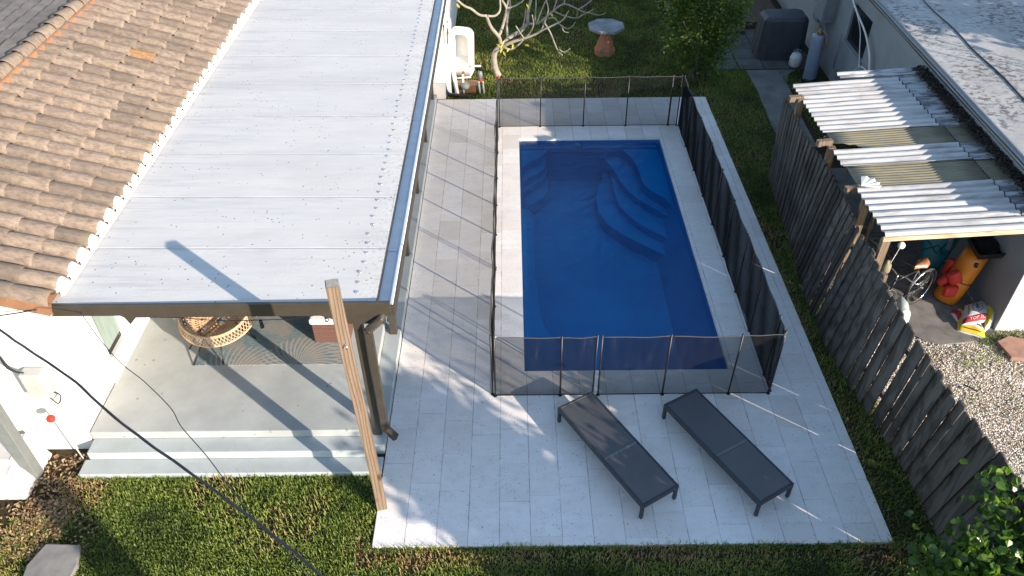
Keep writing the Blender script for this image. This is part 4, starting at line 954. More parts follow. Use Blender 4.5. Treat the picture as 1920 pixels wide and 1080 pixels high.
m = MB(); m.lathe((7.53, 18.5, 0), [(.18, -.03), (.18, .06)], 22); m.build('base_ring', M['black'], tk)
m = MB(); m.lathe((7.52, 18.5, 1.17), [(.06, 0), (.09, .05), (.04, .12), (.02, .16)], 10); m.tube(smooth_path([(7.55, 18.45, 1.28), (7.6, 18.25, 1.25), (7.6, 18.15, 1.05), (7.58, 18.3, .9), (7.6, 18.4, .95)]), .018, 6); m.build('valve_and_hose', M['brass'], tk)
m = MB(); m.tube([(8.02, 18.4, .35), (7.94, 15.2, .35)], .016, 6); m.tube([(8.02, 18.4, .35), (8.02, 18.4, 1.2)], .016, 6); tag(m.build('wall_pipe', M['greybox'], origin=(7.72, 17, .35)), 'thin grey pipe running low along the neighbour wall', 'pipe')
gt = thing('propane_tank', (7.35, 19.2, 0), 'small white gas bottle between the cover and the tank', 'gas bottle')
m = MB(); m.lathe((7.38, 19.3, 0), [(.1, -.01), (.15, .04), (.155, .25), (.12, .34), (.05, .38)], 18); m.build('bottle', M['pvc'], gt)
m = MB(); m.torus((7.38, 19.3, .42), .09, .012, n=18); m.lathe((7.38, 19.3, .36), [(.03, 0), (.03, .08)], 8); m.build('collar', M['greybox'], gt)
cv = thing('covered_grill', (7.2, 20.0, 0), 'bulky dark covered grill standing on the rear patio slabs', 'covered grill')
m = MB(); lv = [(0, .62, .42, 0), (.55, .60, .40, 0), (1.02, .57, .38, 0), (1.10, .50, .33, .02), (1.12, .2, .14, .02)]; vs = []
for z, hx, hy, s in lv:
    for a in range(20):
        th = 2 * math.pi * a / 20; ce, se = math.cos(th), math.sin(th); k_ = (abs(ce) ** 12 + abs(se) ** 12) ** (-1 / 12); wv = 1 + .018 * math.sin(a * 3 + z * 4)
        vs.append((7.12 + s + ce * k_ * hx * wv, 20.0 + se * k_ * hy * wv + .1, z - .01))
m.add(vs, [(r_ * 20 + a, r_ * 20 + (a + 1) % 20, (r_ + 1) * 20 + (a + 1) % 20, (r_ + 1) * 20 + a) for r_ in range(4) for a in range(20)] + [tuple(range(80, 100))], 0, False)
m.build('cover', M['cover'], cv, bevel=.02)
# rear timber platform
m = MB()
for k in range(22): m.box(4.6 + k * .145, 4.6 + k * .145 + .138, 21.9, 25, .16, .19)
m.box(4.55, 7.74, 21.85, 21.9, -.05, .19); m.box(5.0, 6.6, 21.45, 21.85, -.05, .08)
tag(m.build('timber_platform', M['plankdk'], origin=(6, 22, 0)), 'dark timber deck platform at the far top of the yard', 'platform', kind='structure')

# ================================================================== UNDER THE SHELTER
bk = thing('bicycle', (6.35, 9.95, 0), 'old bicycle with tan saddle parked under the shelter roof', 'bicycle')
rw, fw = Vector((6.80, 9.97, .33)), Vector((5.93, 9.45, .33)); bd = (fw - rw).normalized(); bn = Vector((-bd.y, bd.x, 0)); bl = -bn
def wheel(c):
    m = MB(); m.torus(c, .325, .018, bn + Vector((0, 0, .06)), 36, 8); w = m.build('wheel', M['tyre'], bk)
    m = MB(); m.torus(c, .30, .009, bn + Vector((0, 0, .06)), 32, 6); m.build('rim', M['chrome'], w)
    m = MB()
    up = Vector((0, 0, 1))
    for k in range(18): a = 2 * math.pi * k / 18; m.tube([c, c + (bd * math.cos(a) + up * math.sin(a)) * .30], .0022, 3, cap=False)
    m.tube([c - bn * .05, c + bn * .05], .02, 8); m.build('spokes', M['chrome'], w)
wheel(rw); wheel(fw)
BB = rw + bd * .42 + Vector((0, 0, -.04)); ST = rw + bd * .30 + Vector((0, 0, .48)); HT = fw - bd * .16 + Vector((0, 0, .50)); HB = fw - bd * .10 + Vector((0, 0, .36))
m = MB()
for a, b in ((rw, BB), (rw, ST), (BB, ST), (BB, HB), (ST, HT), (HT, HB)): m.tube([a, b], .015, 8)
m.tube([HB, fw + bn * .05], .011, 6); m.tube([HB, fw - bn * .05], .011, 6); m.build('frame', M['black'], bk)
m = MB(); m.tube([rw + (bd * math.cos(a) + Vector((0, 0, 1)) * math.sin(a)) * .355 for a in np.arange(.3, 3.4, .22)], .022, 6, flat=.4); m.build('mudguard', M['chrome'], bk); m = MB(); m.tube([fw + (bd * math.cos(a) + Vector((0, 0, 1)) * math.sin(a)) * .355 for a in np.arange(.6, 3.0, .22)], .022, 6, flat=.4); m.build('mudguard', M['chrome'], bk)
m = MB(); sdl = ST + Vector((0, 0, .14)); m.tube([ST, sdl], .012, 6); m.build('seat_post', M['chrome'], bk)
m = MB(); vs = []; pr2 = [(-.13, .02, .05), (-.12, .085, .03), (-.05, .10, 0), (.03, .055, 0), (.12, .022, .0), (.15, .012, -.01)]
for d_, w_, z_ in pr2:
    c = sdl + bd * d_ + Vector((0, 0, z_)); vs += [c - bn * w_ - Vector((0, 0, .045)), c - bn * w_ * .8, c + Vector((0, 0, .018)), c + bn * w_ * .8, c + bn * w_ - Vector((0, 0, .045))]
m.add(vs, [(i * 5 + a, i * 5 + a + 1, (i + 1) * 5 + a + 1, (i + 1) * 5 + a) for i in range(5) for a in range(4)], 0, True); m.build('saddle', M['saddle'], bk)
m = MB(); hb = HT + Vector((0, 0, .12)); m.tube([HT, hb], .012, 6); m.tube(smooth_path([hb - bn * .30 - bd * .22, hb - bn * .30 - bd * .05, hb - bn * .12 + Vector((0, 0, .04)), hb, hb + bn * .12 + Vector((0, 0, .04)), hb + bn * .30 - bd * .05, hb + bn * .30 - bd * .22]), .011, 7)
hdl = m.build('handlebar', M['chrome'], bk)
m = MB(); mp_ = gz(1690, 460, 1.22); q0 = hb + bl * .2; m.tube([q0, mp_], .005, 5); m.lathe(mp_, [(.0, -.01), (.055, -.008), (.06, .006), (.0, .012)], 20, axis=(-.1, -.7, .6)); m.build('mirror', M['pvc'], bk)
hl = gz(1652, 472, 1.0); m = MB(); m.lathe(hl, [(.02, -.08), (.05, -.05), (.06, 0), (.055, .01), (0, .012)], 16, axis=(-.5, -.4, .75)); m.build('headlight', M['chrome'], bk)
pb = thing('plastic_jug', (5.62, 9.2, .9), 'cream plastic jug balanced beside the fence top by the bicycle', 'jug')
m = MB(); p_ = gz(1661, 497, 1.2); m.lathe(p_ - Vector((0, 0, .12)), [(.07, 0), (.085, .04), (.08, .16), (.03, .22), (.03, .25)], 14, axis=(-.1, -.2, 1)); m.build('jug_body', M['fibre'], pb)
sc_ = thing('watering_can', (5.85, 8.75, 0), 'white and grey funnel shaped can behind the fence boards', 'can')
p_ = gz(1694, 588, .75); m = MB(); m.lathe(p_ - Vector((0, 0, .35)), [(.10, 0), (.12, .1), (.10, .36), (.085, .4)], 16); m.build('can_body', M['pvc'], sc_)
p2 = gz(1688, 556, .95); m = MB(); m.tube([p_ + Vector((0, 0, .06)), p_.lerp(p2, .5) + Vector((0, 0, .02)), p2], [.07, .085, .03], 12); m.build('spout', M['curtain'], sc_)
br = thing('orange_barrel', (7.5, 10.0, 0), 'tall orange plastic barrel leaning against the grey shelter wall', 'barrel')
b0 = Vector((7.36, 10.05, -.02)); ax_ = (Vector((7.64, 10.15, 1.0)) - b0)
m = MB(); m.lathe(b0, [(.18, 0), (.20, .03), (.205, .4), (.20, .75), (.19, .98), (.0, 1.0)], 26, axis=ax_); m.build('drum', M['orange'], br)
m = MB(); m.torus(b0 + ax_.normalized() * .45, .207, .010, ax_, 26, 6); m.lathe(b0 + ax_.normalized() * .85 + Vector((-.05, -.2, 0)), [(.03, -.02), (.03, .05)], 8); m.build('strap', M['black'], br)
tb = thing('black_tray', (7.6, 10.1, 1.0), 'black plastic tray resting on top of the orange barrel', 'tray')
m = MB(); cs_ = [gz(*q, 1.08) for q in ((1815, 441), (1862, 438), (1887, 477), (1836, 480))]
vs = [c + Vector((0, 0, .03)) for c in cs_] + [c.lerp(sum(cs_, Vector()) / 4, .12) + Vector((0, 0, -.09)) for c in cs_]
m.add(vs, [(0, 4, 5, 1), (1, 5, 6, 2), (2, 6, 7, 3), (3, 7, 4, 0), (4, 7, 6, 5)]); cen = sum(cs_, Vector()) / 4
ob = m.build('tray_body', M['blackbag'], tb, bevel=.012); s_ = ob.modifiers.new('s', 'SOLIDIFY'); s_.thickness = .015
m = MB(); vs = []
for j in range(7):
    for i in range(7):
        a = cs_[0].lerp(cs_[1], i / 6); b = cs_[3].lerp(cs_[2], i / 6); c = a.lerp(b, j / 6); c = cen + (c - cen) * .8; vs.append(c + Vector((0, 0, random.uniform(-.03, .05))))
m.add(vs, [(j * 7 + i, j * 7 + i + 1, (j + 1) * 7 + i + 1, (j + 1) * 7 + i) for j in range(6) for i in range(6)], 0, True); m.build('crumpled_liner', M['blackbag'], tb)
rj = thing('life_jacket', (7.2, 10.0, .1), 'red foam life jacket slumped against the orange barrel', 'life jacket')
for (u, v, z, sx_, sz, ang) in ((1779, 500, .55, .07, .17, .1), (1790, 520, .55, .12, .14, -.5), (1772, 525, .42, .10, .12, .5), (1782, 545, .30, .13, .12, .0)):
    c = gz(u, v, z); m = MB(); n_ = 10; vs = []
    for j, (r_, h_) in enumerate(((.85, -1), (1, -.9), (1, 0), (.95, .85), (.8, 1))):
        for a in range(n_):
            th = 2 * math.pi * a / n_ + .3; kq = (abs(math.cos(th)) ** 5 + abs(math.sin(th)) ** 5) ** -.2; vs.append(c + Matrix.Rotation(ang, 3, 'Y') @ Vector((math.cos(th) * kq * sx_ * r_ * .85, math.sin(th) * kq * .06 * r_, h_ * sz * .85)))
    m.add(vs, [(j * n_ + a, j * n_ + (a + 1) % n_, (j + 1) * n_ + (a + 1) % n_, (j + 1) * n_ + a) for j in range(4) for a in range(n_)] + [tuple(range(40, 50)), tuple(range(10))[::-1]], 0, True); m.build('foam_panel', M['red'], rj)
ky = thing('kayak', (7.6, 10.7, 0), 'teal kayak standing on end in the dark of the shelter', 'kayak')
kb = Vector((7.35, 10.75, .0)); kt = Vector((7.65, 11.3, 1.95)); kd = kt - kb; m = MB(); vs = []; N_ = 12
kx = Vector((1, -.5, 0)).normalized(); kyv = kd.cross(kx).normalized()
for i in range(N_ + 1):
    t_ = i / N_; w = .30 * math.sin(math.pi * (t_ * .8 + .06)) ** .6; c = kb + kd * t_
    for a in range(14): th = 2 * math.pi * a / 14; vs.append(c + kx * math.cos(th) * w + kyv * math.sin(th) * w * .45)
m.add(vs, [(i * 14 + a, i * 14 + (a + 1) % 14, (i + 1) * 14 + (a + 1) % 14, (i + 1) * 14 + a) for i in range(N_) for a in range(14)] + [tuple(range(14))[::-1]], 0, True); m.build('hull', M['teal'], ky)
m = MB(); 
for t_ in (.2, .35, .5, .65): c = kb + kd * t_ - kyv * .0; sgn = -1 if kyv.y > 0 else 1; m.tube([c - kx * .22 + kyv * sgn * .12, c + kd * .07 + kyv * sgn * .14, c + kx * .10 + kyv * sgn * .13], .007, 5); m.tube([c - kx * .22 + kd * .1 + kyv * sgn * .12, c + kyv * sgn * .14, c + kx * .10 + kyv * sgn * .13 + kd * .1], .007, 5)
m.build('bungee_cords', M['black'], ky)
m = MB(); m.beam(kb + kd * .25 + kx * .15 + kyv * sgn * .12, kb + kd * .62 + kx * .10 + kyv * sgn * .135, .07, .02, up=kyv); m.build('paddle_blade', M['greybox'], ky)
# dim clutter at the back of the shelter
rd = random.Random(9)
for nm, c, r_, lab in (('debris_pile', (6.5, 11.3, 0), .5, 'dim heap of dry branches at the back of the shelter'),):
    m = MB()
    for k in range(60): a = Vector(c) + Vector((rd.gauss(0, .3), rd.gauss(0, .35), rd.uniform(0, .4))); d = Vector((rd.uniform(-1, 1), rd.uniform(-1, 1), rd.uniform(-.3, .5))).normalized() * rd.uniform(.15, .5); m.tube([a, a + d * .5 + Vector((0, 0, .03)), a + d], [.015, .012, .006], 5)
    tag(m.build(nm, M['twig'], origin=c), lab, 'branch pile')
m = MB(); m.tube([(6.15, 11.0, 0), (6.3, 11.2, 1.7)], .05, 8); tag(m.build('spare_pole', M['picket'], origin=(6.15, 11, 0)), 'old wooden pole leaning upright in the shelter behind bicycle', 'pole')

# soil sacks
def sack(name, quad, z, h, label, seed):
    rd = random.Random(seed); t = thing(name, sum(quad, Vector()) / 4, label, 'soil sack', 'printed soil sacks by the shelter wall'); a, b, c, d = quad
    def P(u, v, dz=0.0):
        p = a.lerp(b, u).lerp(d.lerp(c, u), v); e = (16 * u * (1 - u) * v * (1 - v)) ** .5
        return Vector((p.x, p.y, z + h * e + .008 * math.sin(u * 9 + seed) * math.sin(v * 8) + dz))
    m = MB(); n_ = 12; vs = [P(i / n_, j / n_) for j in range(n_ + 1) for i in range(n_ + 1)]; nv = len(vs); vs += [Vector((p.x, p.y, z - .002)) for p in vs]
    fs = [(j * 13 + i, j * 13 + i + 1, (j + 1) * 13 + i + 1, (j + 1) * 13 + i) for j in range(n_) for i in range(n_)]
    fs += [tuple(nv + k for k in f[::-1]) for f in fs]; m.add(vs, fs, 0, True); body = m.build('sack_body', M['bag_white'], t)
    return t, P, body
def band(P, u0, u1, v0, v1, mat, parent, name='printed_band', dz=.004):
    m = MB(); nu = max(2, int((u1 - u0) * 16)); nv = max(2, int((v1 - v0) * 16))
    vs = [P(u0 + (u1 - u0) * i / nu, v0 + (v1 - v0) * j / nv, dz) for j in range(nv + 1) for i in range(nu + 1)]
    m.add(vs, [(j * (nu + 1) + i, j * (nu + 1) + i + 1, (j + 1) * (nu + 1) + i + 1, (j + 1) * (nu + 1) + i) for j in range(nv) for i in range(nu)], 0, True); return m.build(name, mat, parent)
def text_on(P, txt, u, v, size_u, mat, parent, dz=.008, name='lettering', quadw=1.0):
    cu = bpy.data.curves.new('t', 'FONT'); cu.body = txt; cu.size = 1; cu.align_x = 'CENTER'; cu.align_y = 'CENTER'; cu.resolution_u = 2
    ob = bpy.data.objects.new('t', cu); col.objects.link(ob); dg = bpy.context.evaluated_depsgraph_get(); me = bpy.data.meshes.new_from_object(ob.evaluated_get(dg)); bpy.data.objects.remove(ob)
    o0 = wloc(parent); a0, au, av = P(u, v), P(u + .05, v), P(u, v + .05); lu = (au - a0).length / .05; lv = (av - a0).length / .05
    for vv in me.vertices:
        x, y = vv.co.x * size_u, vv.co.y * size_u; q = P(min(.98, max(.02, u + x / lu)), min(.98, max(.02, v + y / lv)), dz); vv.co = q - o0
    me.name = name; me.materials.clear(); me.materials.append(mat); o_ = bpy.data.objects.new(name, me); col.objects.link(o_); o_.parent = parent; WORLD[o_] = o0; return o_
q1 = [gz(*q, .06) for q in ((1797, 614), (1852, 630), (1843, 588), (1800, 572))]
t1, P1, b1 = sack('soil_sack', q1, -.02, .10, 'flat white and yellow sack, lowest of the soil sacks pile', 1)
band(P1, .0, 1, .02, .24, M['bag_yellow'], t1); band(P1, .0, .10, .24, .98, M['bag_yellow'], t1); band(P1, .9, 1.0, .24, .7, M['bag_yellow'], t1)
band(P1, .16, .36, .36, .44, M['ink'], t1, 'printed_box'); band(P1, .66, .86, .34, .42, M['ink'], t1, 'printed_box')
band(P1, .2, .8, .11, .15, M['bag_red'], t1, 'printed_line', .006); band(P1, .24, .80, .60, .63, M['inkg'], t1, 'printed_line'); band(P1, .28, .76, .52, .545, M['inkg'], t1, 'printed_line')
q2 = [gz(*q, .2) for q in ((1809, 599), (1866, 592), (1852, 552), (1814, 562))]
t2, P2, b2 = sack('soil_sack', q2, .07, .11, 'grey-white TOP SOIL sack with red stripe and ring emblem, on top of pile', 2)
band(P2, 0, .95, .03, .24, M['bag_red'], t2); text_on(P2, 'TOP SOIL', .55, .135, .082, M['inkw'], t2)
m = MB()
ringpts = [P2(.48 + .20 * math.cos(a), .60 + .26 * math.sin(a), .012) for a in np.arange(0, 6.5, .3)]; m.tube(ringpts, .005, 4, cap=False)
m.tube([P2(.48, .42, .012), P2(.48, .78, .012)], .006, 4); m.tube([P2(.40, .5, .012), P2(.48, .62, .012), P2(.56, .5, .012)], .006, 4); m.tube([P2(.40, .64, .012), P2(.48, .74, .012), P2(.56, .64, .012)], .006, 4); m.build('ring_emblem', M['ink'], t2)
band(P2, .12, .17, .35, .85, M['inkg'], t2, 'printed_line')
q3 = [gz(*q, .15) for q in ((1850, 612), (1872, 592), (1880, 560), (1845, 556))]
t3, P3, b3 = sack('soil_sack', q3, -.02, .22, 'crumpled white and yellow sack leaning against the wall', 3)
band(P3, .05, .45, .1, .8, M['bag_yellow'], t3); band(P3, .0, 1, .86, .97, M['bag_red'], t3)
q4 = [gz(*q, .05) for q in ((1785, 582), (1799, 600), (1808, 584), (1792, 574))]
t4, P4, b4 = sack('soil_sack', q4, -.02, .08, 'mostly hidden red and white sack at the left of the pile', 4)
band(P4, 0, 1, .1, .7, M['bag_red'], t4)
m = MB(); q = [tuple(gz(*p_, 0)[:2]) for p_ in ((1868, 642), (1890, 632), (1935, 640), (1940, 676), (1895, 672))]; m.prism(q, -.05, .03); tag(m.build('paving_stone', M['paver'], origin=(8.1, 8.8, 0), bevel=.01), 'reddish paving stone in the gravel at the right edge', 'paving stone')
m = MB(); m.tube([gz(1806, 721, .03), gz(1822, 728, .04), gz(1832, 734, .03), gz(1840, 728, .06)], [.012, .012, .014, .01], 6); tag(m.build('garden_hose_end', M['black'], origin=gz(1820, 728, 0)), 'short dark hose end lying on the sunlit gravel', 'hose')

# ================================================================== REAR YARD
tr = thing('plumeria_tree', (-.4, 19.05, 0), 'bare pale branching plumeria tree with a few yellow leaves', 'tree')
def tp2(lst, y0, y1, off=(780, 0), s=5.4):
    n = len(lst); return [gy(off[0] + cx / s, off[1] + cy / s, y0 + (y1 - y0) * i / max(1, n - 1)) for i, (cx, cy) in enumerate(lst)]
m = MB(); tk_ = tp2([(835, 775), (805, 700), (790, 600), (805, 520), (860, 470)], 19, 19.02); tk_[0].z = -.05; m.tube(smooth_path(tk_), [.09 - .03 * i / 16 for i in range(17)], 10); m.build('trunk', M['bark'], tr)
BR = [([(860, 470), (850, 400), (830, 360), (770, 290), (735, 220), (715, 160)], 19.0, 18.6, .05, .035), ([(715, 160), (640, 150), (560, 90), (490, 60), (420, 0), (380, -60)], 18.6, 18.4, .034, .022), ([(720, 160), (800, 160), (850, 105), (850, 0), (845, -60)], 18.6, 18.9, .03, .02),
      ([(840, 360), (870, 290), (900, 180), (915, 80), (860, -10)], 18.9, 19.2, .04, .025), ([(915, 85), (1000, 60), (1080, 10), (1110, -50)], 19.2, 19.4, .026, .016), ([(915, 90), (935, 0), (930, -60)], 19.2, 19.3, .022, .018),
      ([(930, 395), (920, 280), (930, 150), (955, 60), (945, -40)], 19.2, 19.8, .032, .02), ([(870, 475), (930, 400), (1000, 350), (1060, 310), (1130, 240)], 19.0, 19.5, .06, .05), ([(1130, 240), (1135, 120), (1165, 0), (1175, -60)], 19.5, 19.7, .042, .03),
      ([(1130, 240), (1220, 240), (1300, 190), (1390, 110), (1500, 40), (1640, 95), (1728, 130), (1800, 90)], 19.5, 20.2, .035, .014), ([(1390, 110), (1410, 50), (1435, -20)], 19.8, 19.9, .02, .014), ([(1500, 40), (1508, -30)], 19.9, 20, .018, .014), ([(1390, 110), (1500, 160), (1630, 182), (1730, 130), (1850, 155), (1920, 130)], 19.8, 20.4, .022, .012),
      ([(1640, 95), (1720, 50), (1790, -10)], 20, 20.2, .018, .012), ([(1630, 182), (1640, 110)], 20.2, 20.1, .014, .012),
      ([(870, 480), (960, 430), (1090, 390), (1200, 350), (1280, 305), (1400, 250), (1490, 200), (1545, 110)], 19.0, 18.6, .045, .014), ([(1090, 390), (1150, 340), (1190, 250), (1175, 150)], 18.9, 18.8, .022, .012), ([(1270, 305), (1300, 230), (1340, 100), (1310, -20)], 18.8, 18.9, .022, .015),
      ([(1300, 230), (1360, 330), (1400, 430), (1440, 520), (1485, 560)], 18.8, 18.4, .02, .012), ([(1450, 500), (1500, 528), (1560, 490)], 18.45, 18.4, .013, .010), ([(1340, 190), (1400, 180), (1460, 250), (1530, 290), (1580, 270), (1612, 225)], 18.9, 18.5, .018, .010),
      ([(1480, 280), (1500, 320), (1545, 330)], 18.6, 18.5, .012, .009), ([(1010, 262), (1060, 340), (1095, 392)], 18.6, 18.8, .015, .02), ([(1070, 310), (1100, 200), (1112, 80)], 19.4, 19.6, .02, .012), ([(1205, 215), (1213, 100), (1216, -20)], 19.5, 19.6, .022, .016),
      ([(1220, 240), (1265, 120), (1312, 10)], 19.5, 19.8, .022, .014), ([(890, 480), (960, 500), (1040, 450), (1090, 395)], 19.0, 18.9, .03, .022)]
for lst, a, b, r0, r1 in BR:
    pts = smooth_path(tp2(lst, a, b), 3); n_ = len(pts); m = MB(); m.tube(pts, [r0 + (r1 - r0) * i / (n_ - 1) for i in range(n_)], 8); m.build('branch', M['bark'], tr)
m = MB(); rd = random.Random(4)
for cx, cy in ((905, 410), (890, 455), (935, 450), (960, 495), (885, 495), (1095, 465), (1115, 45), (1360, 145), (405, 40), (880, 525), (985, 445), (815, 455)):
    p_ = gy(780 + cx / 5.4, cy / 5.4 - 2, 18.75); m.leaf(p_, Vector((rd.uniform(-1, 1), -.6, rd.uniform(-1.2, .2))), Vector((0, -.5, 1)), .15, .06, rd.random())
m.build('leaves', M['leafy'], tr)
tbp = thing('garden_table', (2.52, 20.4, 0), 'octagonal grey concrete garden table on an orange stained pedestal', 'table')
c = Vector((2.53, 20.33, 0)); m = MB(); o8 = [(c.x + .50 * math.cos(R(22.5 + 45 * k)), c.y + .50 * math.sin(R(22.5 + 45 * k))) for k in range(8)]; m.prism(o8, .66, .74); m.build('tabletop', M['tabletop'], tbp, bevel=.015)
m = MB(); vs = []; pf = [(.29, -.04), (.29, .10), (.24, .16), (.22, .28), (.15, .42), (.11, .52), (.11, .60), (.15, .66)]
for r_, z in pf:
    for k in range(8): vs.append((c.x + r_ * math.cos(R(22.5 + 45 * k)), c.y + r_ * math.sin(R(22.5 + 45 * k)), z))
m.add(vs, [(i * 8 + a, i * 8 + (a + 1) % 8, (i + 1) * 8 + (a + 1) % 8, (i + 1) * 8 + a) for i in range(7) for a in range(8)]); m.build('pedestal', M['terracotta'], tbp)
for dx in (-.12, .12): m = MB(); m.lathe((c.x + dx, c.y - .25, .12), [(.05, -.01), (.045, .02), (0, .03)], 12, axis=(0, -1, .3)); m.build('rosette', M['conc'], tbp)
tb_ = thing('bathtub', (-1.45, 18.9, 0), 'white bathtub leaning upright against the white wall', 'bathtub')
m = MB(); bc = Vector((-1.32, 18.95, .0)); bu = Vector((.03, -.02, 1.0)).normalized(); bs = Vector((.93, -.2, 0)).normalized(); bnn = bs.cross(bu).normalized()
if bnn.y > 0: bnn = -bnn
def tubp(s, h, d): return bc + bs * s + bu * h + bnn * d
def rrect(w, h0, h1, r, n=6):
    pts = []
    for cx, cy, a0 in ((w - r, h1 - r, 0), (-w + r, h1 - r, 90), (-w + .04, h0 + .04, 180), (w - .04, h0 + .04, 270)):
        rr2 = r if a0 < 180 else .04
        for k in range(n): a = R(a0 + 90 * k / (n - 1)); pts.append((cx + rr2 * math.cos(a), cy + rr2 * math.sin(a)))
    return pts
out = rrect(.30, .0, 1.18, .16); inn = rrect(.20, .35, 1.10, .16); deep = rrect(.15, .42, 1.02, .12); n_ = len(out)
vs = [tubp(s, h, -.30) for s, h in out] + [tubp(s, h, .0) for s, h in out] + [tubp(s, h, .01) for s, h in inn] + [tubp(s, h, -.24) for s, h in deep]
m.add(vs, [(r_ * n_ + a, r_ * n_ + (a + 1) % n_, (r_ + 1) * n_ + (a + 1) % n_, (r_ + 1) * n_ + a) for r_ in range(3) for a in range(n_)] + [tuple(range(3 * n_, 4 * n_))], 0, True); m.build('tub_shell', M['tub'], tb_)
m = MB(); m.lathe(tubp(0, .22, .0), [(.025, 0), (.02, .012), (0, .014)], 10, axis=bnn); m.build('drain', M['chrome'], tb_)
pv = thing('irrigation_valve', (-1.2, 18.1, 0), 'white and red irrigation valves on brown box beside the tub', 'valve')
m = MB(); m.tube([(-1.2, 18.05, -.05), (-1.2, 18.08, .45)], .028, 8); m.tube([(-1.45, 18.1, .32), (-1.0, 18.05, .38)], .022, 8); m.tube([(-1.05, 18.3, .55), (-.75, 18.3, .55)], .025, 8); m.build('pipes', M['pvc'], pv)
m = MB(); m.lathe((-1.18, 18.07, .46), [(.035, 0), (.035, .03), (.015, .06)], 10); m.build('red_handle', M['red'], pv)
m = MB(); m.lathe((-1.14, 17.98, .12), [(.09, 0), (.11, .06), (.08, .12), (.0, .14)], 14); m.build('gauge', M['curtain'], pv)
m = MB(); m.box(-1.4, -.85, 18.05, 18.35, -.05, .16); m.build('valve_box', M['brass'], pv, bevel=.01)
bf = thing('backflow_valve', (-.72, 18.1, 0), 'short grey and red backflow valve standing in the grass', 'valve')
for dx in (-.05, .05):
    m = MB(); m.tube([(-.74 + dx, 18.0, -.05), (-.76 + dx, 18.02, .28)], .025, 8); m.build('leg_pipe', M['meter'], bf)
m = MB(); m.tube([(-.76, 18.03, .28), (-.77, 18.04, .34)], .045, 10); m.build('red_collar', M['red'], bf)
m = MB(); m.lathe((-.77, 18.04, .36), [(.055, 0), (.06, .1), (.05, .16), (.0, .18)], 12); m.build('cap', M['greybox'], bf)
m = MB(); m.tube(smooth_path([(-1.63, 18.3, 1.6), (-1.66, 18.0, .5), (-1.6, 17.85, .08), (-1.35, 17.78, .03), (-1.05, 17.72, .03)]), .045, 8); tag(m.build('drain_pipe', M['black'], origin=(-1.6, 17.9, 0)), 'black corrugated drain pipe curling to the deck corner', 'pipe')
m = MB(); m.beam((-1.5, 18.2, 1.1), (-1.35, 17.95, -.03), .09, .04); m.beam((-1.58, 18.1, 1.2), (-1.55, 17.9, -.03), .14, .03); tag(m.build('leaning_boards', M['cushion'], origin=(-1.5, 18, 0)), 'pale boards leaning on the white wall by the drain pipe', 'board')

# ================================================================== FOLIAGE
def shrub(name, centre, blobs, n, L, W, mat, label, cat, seed, stems=8, stem_h=1.0, stem_mat='twig', group=None, trunk_name='stems', updir=.5, valfun=None, shell=.55):
    rd = random.Random(seed); t = thing(name, centre, label, cat, group); m = MB(); c0 = Vector(centre)
    tot = sum(b[3] * b[4] * b[5] for b in blobs)
    for bx, by, bz, rx, ry, rz_ in blobs:
        k = int(n * rx * ry * rz_ / tot)
        clusters = []
        for _ in range(max(6, k // 14)):
            while True:
                d = Vector((rd.gauss(0, 1), rd.gauss(0, 1), rd.gauss(0, 1)))
                if d.length > .1: break
            d.normalize(); r_ = (shell + (1 - shell) * rd.random()) * rd.uniform(.86, 1.12)
            clusters.append((Vector((bx + d.x * rx * r_, by + d.y * ry * r_, bz + d.z * rz_ * r_)), d, rd.random()))
        for _ in range(k):
            c, d, v0 = rd.choice(clusters); p_ = c + Vector((rd.gauss(0, L * 1.1), rd.gauss(0, L * 1.1), rd.gauss(0, L * 1.1)))
            if p_.z < .03: continue
            dr = (d + Vector((rd.uniform(-1, 1), rd.uniform(-1, 1), rd.uniform(-.5, 1)))).normalized()
            up = (Vector((rd.uniform(-1, 1), rd.uniform(-1, 1), rd.uniform(0, 1.6))))
            m.leaf(p_, dr, up, L * rd.uniform(.7, 1.2), W * rd.uniform(.75, 1.15), min(1, max(0, .55 * v0 + .45 * rd.random())) if rd.random() > .01 else 1.0, .1)
    m.build('foliage', M[mat], t)
    m = MB()
    for k in range(stems):
        bx, by, bz, rx, ry, rz_ = rd.choice(blobs); a = c0 + Vector((rd.uniform(-.3, .3), rd.uniform(-.3, .3), -.05)); e = Vector((bx + rd.uniform(-.75, .75) * rx, by + rd.uniform(-.75, .75) * ry, bz + rd.uniform(-.3, .85) * rz_)); mid = a.lerp(e, .5) + Vector((rd.uniform(-.15, .15), rd.uniform(-.15, .15), .1))
        pts = smooth_path([a, mid, e], 4); m.tube(pts, [.022 - .016 * i / (len(pts) - 1) for i in range(len(pts))], 5)
    m.build(trunk_name, M[stem_mat], t); return t
shrub('large_shrub', (4.75, 18.75, 0), [(4.60, 18.9, 1.25, .80, .75, 1.1), (4.95, 18.8, 2.0, .85, .8, 1.2), (4.15, 19.2, 2.5, .8, .8, 1.1), (4.9, 19.2, 3.5, .95, .9, 1.1), (4.75, 18.65, .75, .75, .5, .65)], 24000, .085, .048, 'leaf', 'large glossy green shrub beyond the far right corner of the pool', 'shrub', 21, 34)
shrub('corner_bush', (5.2, 4.3, 0), [(*gz(1785, 1060, 1.35), .30, .28, .22), (*gz(1850, 1055, 1.4), .36, .30, .28), (*gz(1880, 945, 1.65), .24, .22, .20), (*gz(1915, 985, 1.55), .26, .26, .25), (*gz(1925, 1070, 1.3), .42, .35, .35), (*gz(1800, 1130, 1.2), .5, .35, .4)], 1800, .098, .092, 'leafb', 'round-leaved bright green bush in the lower right corner', 'bush', 22, 20)
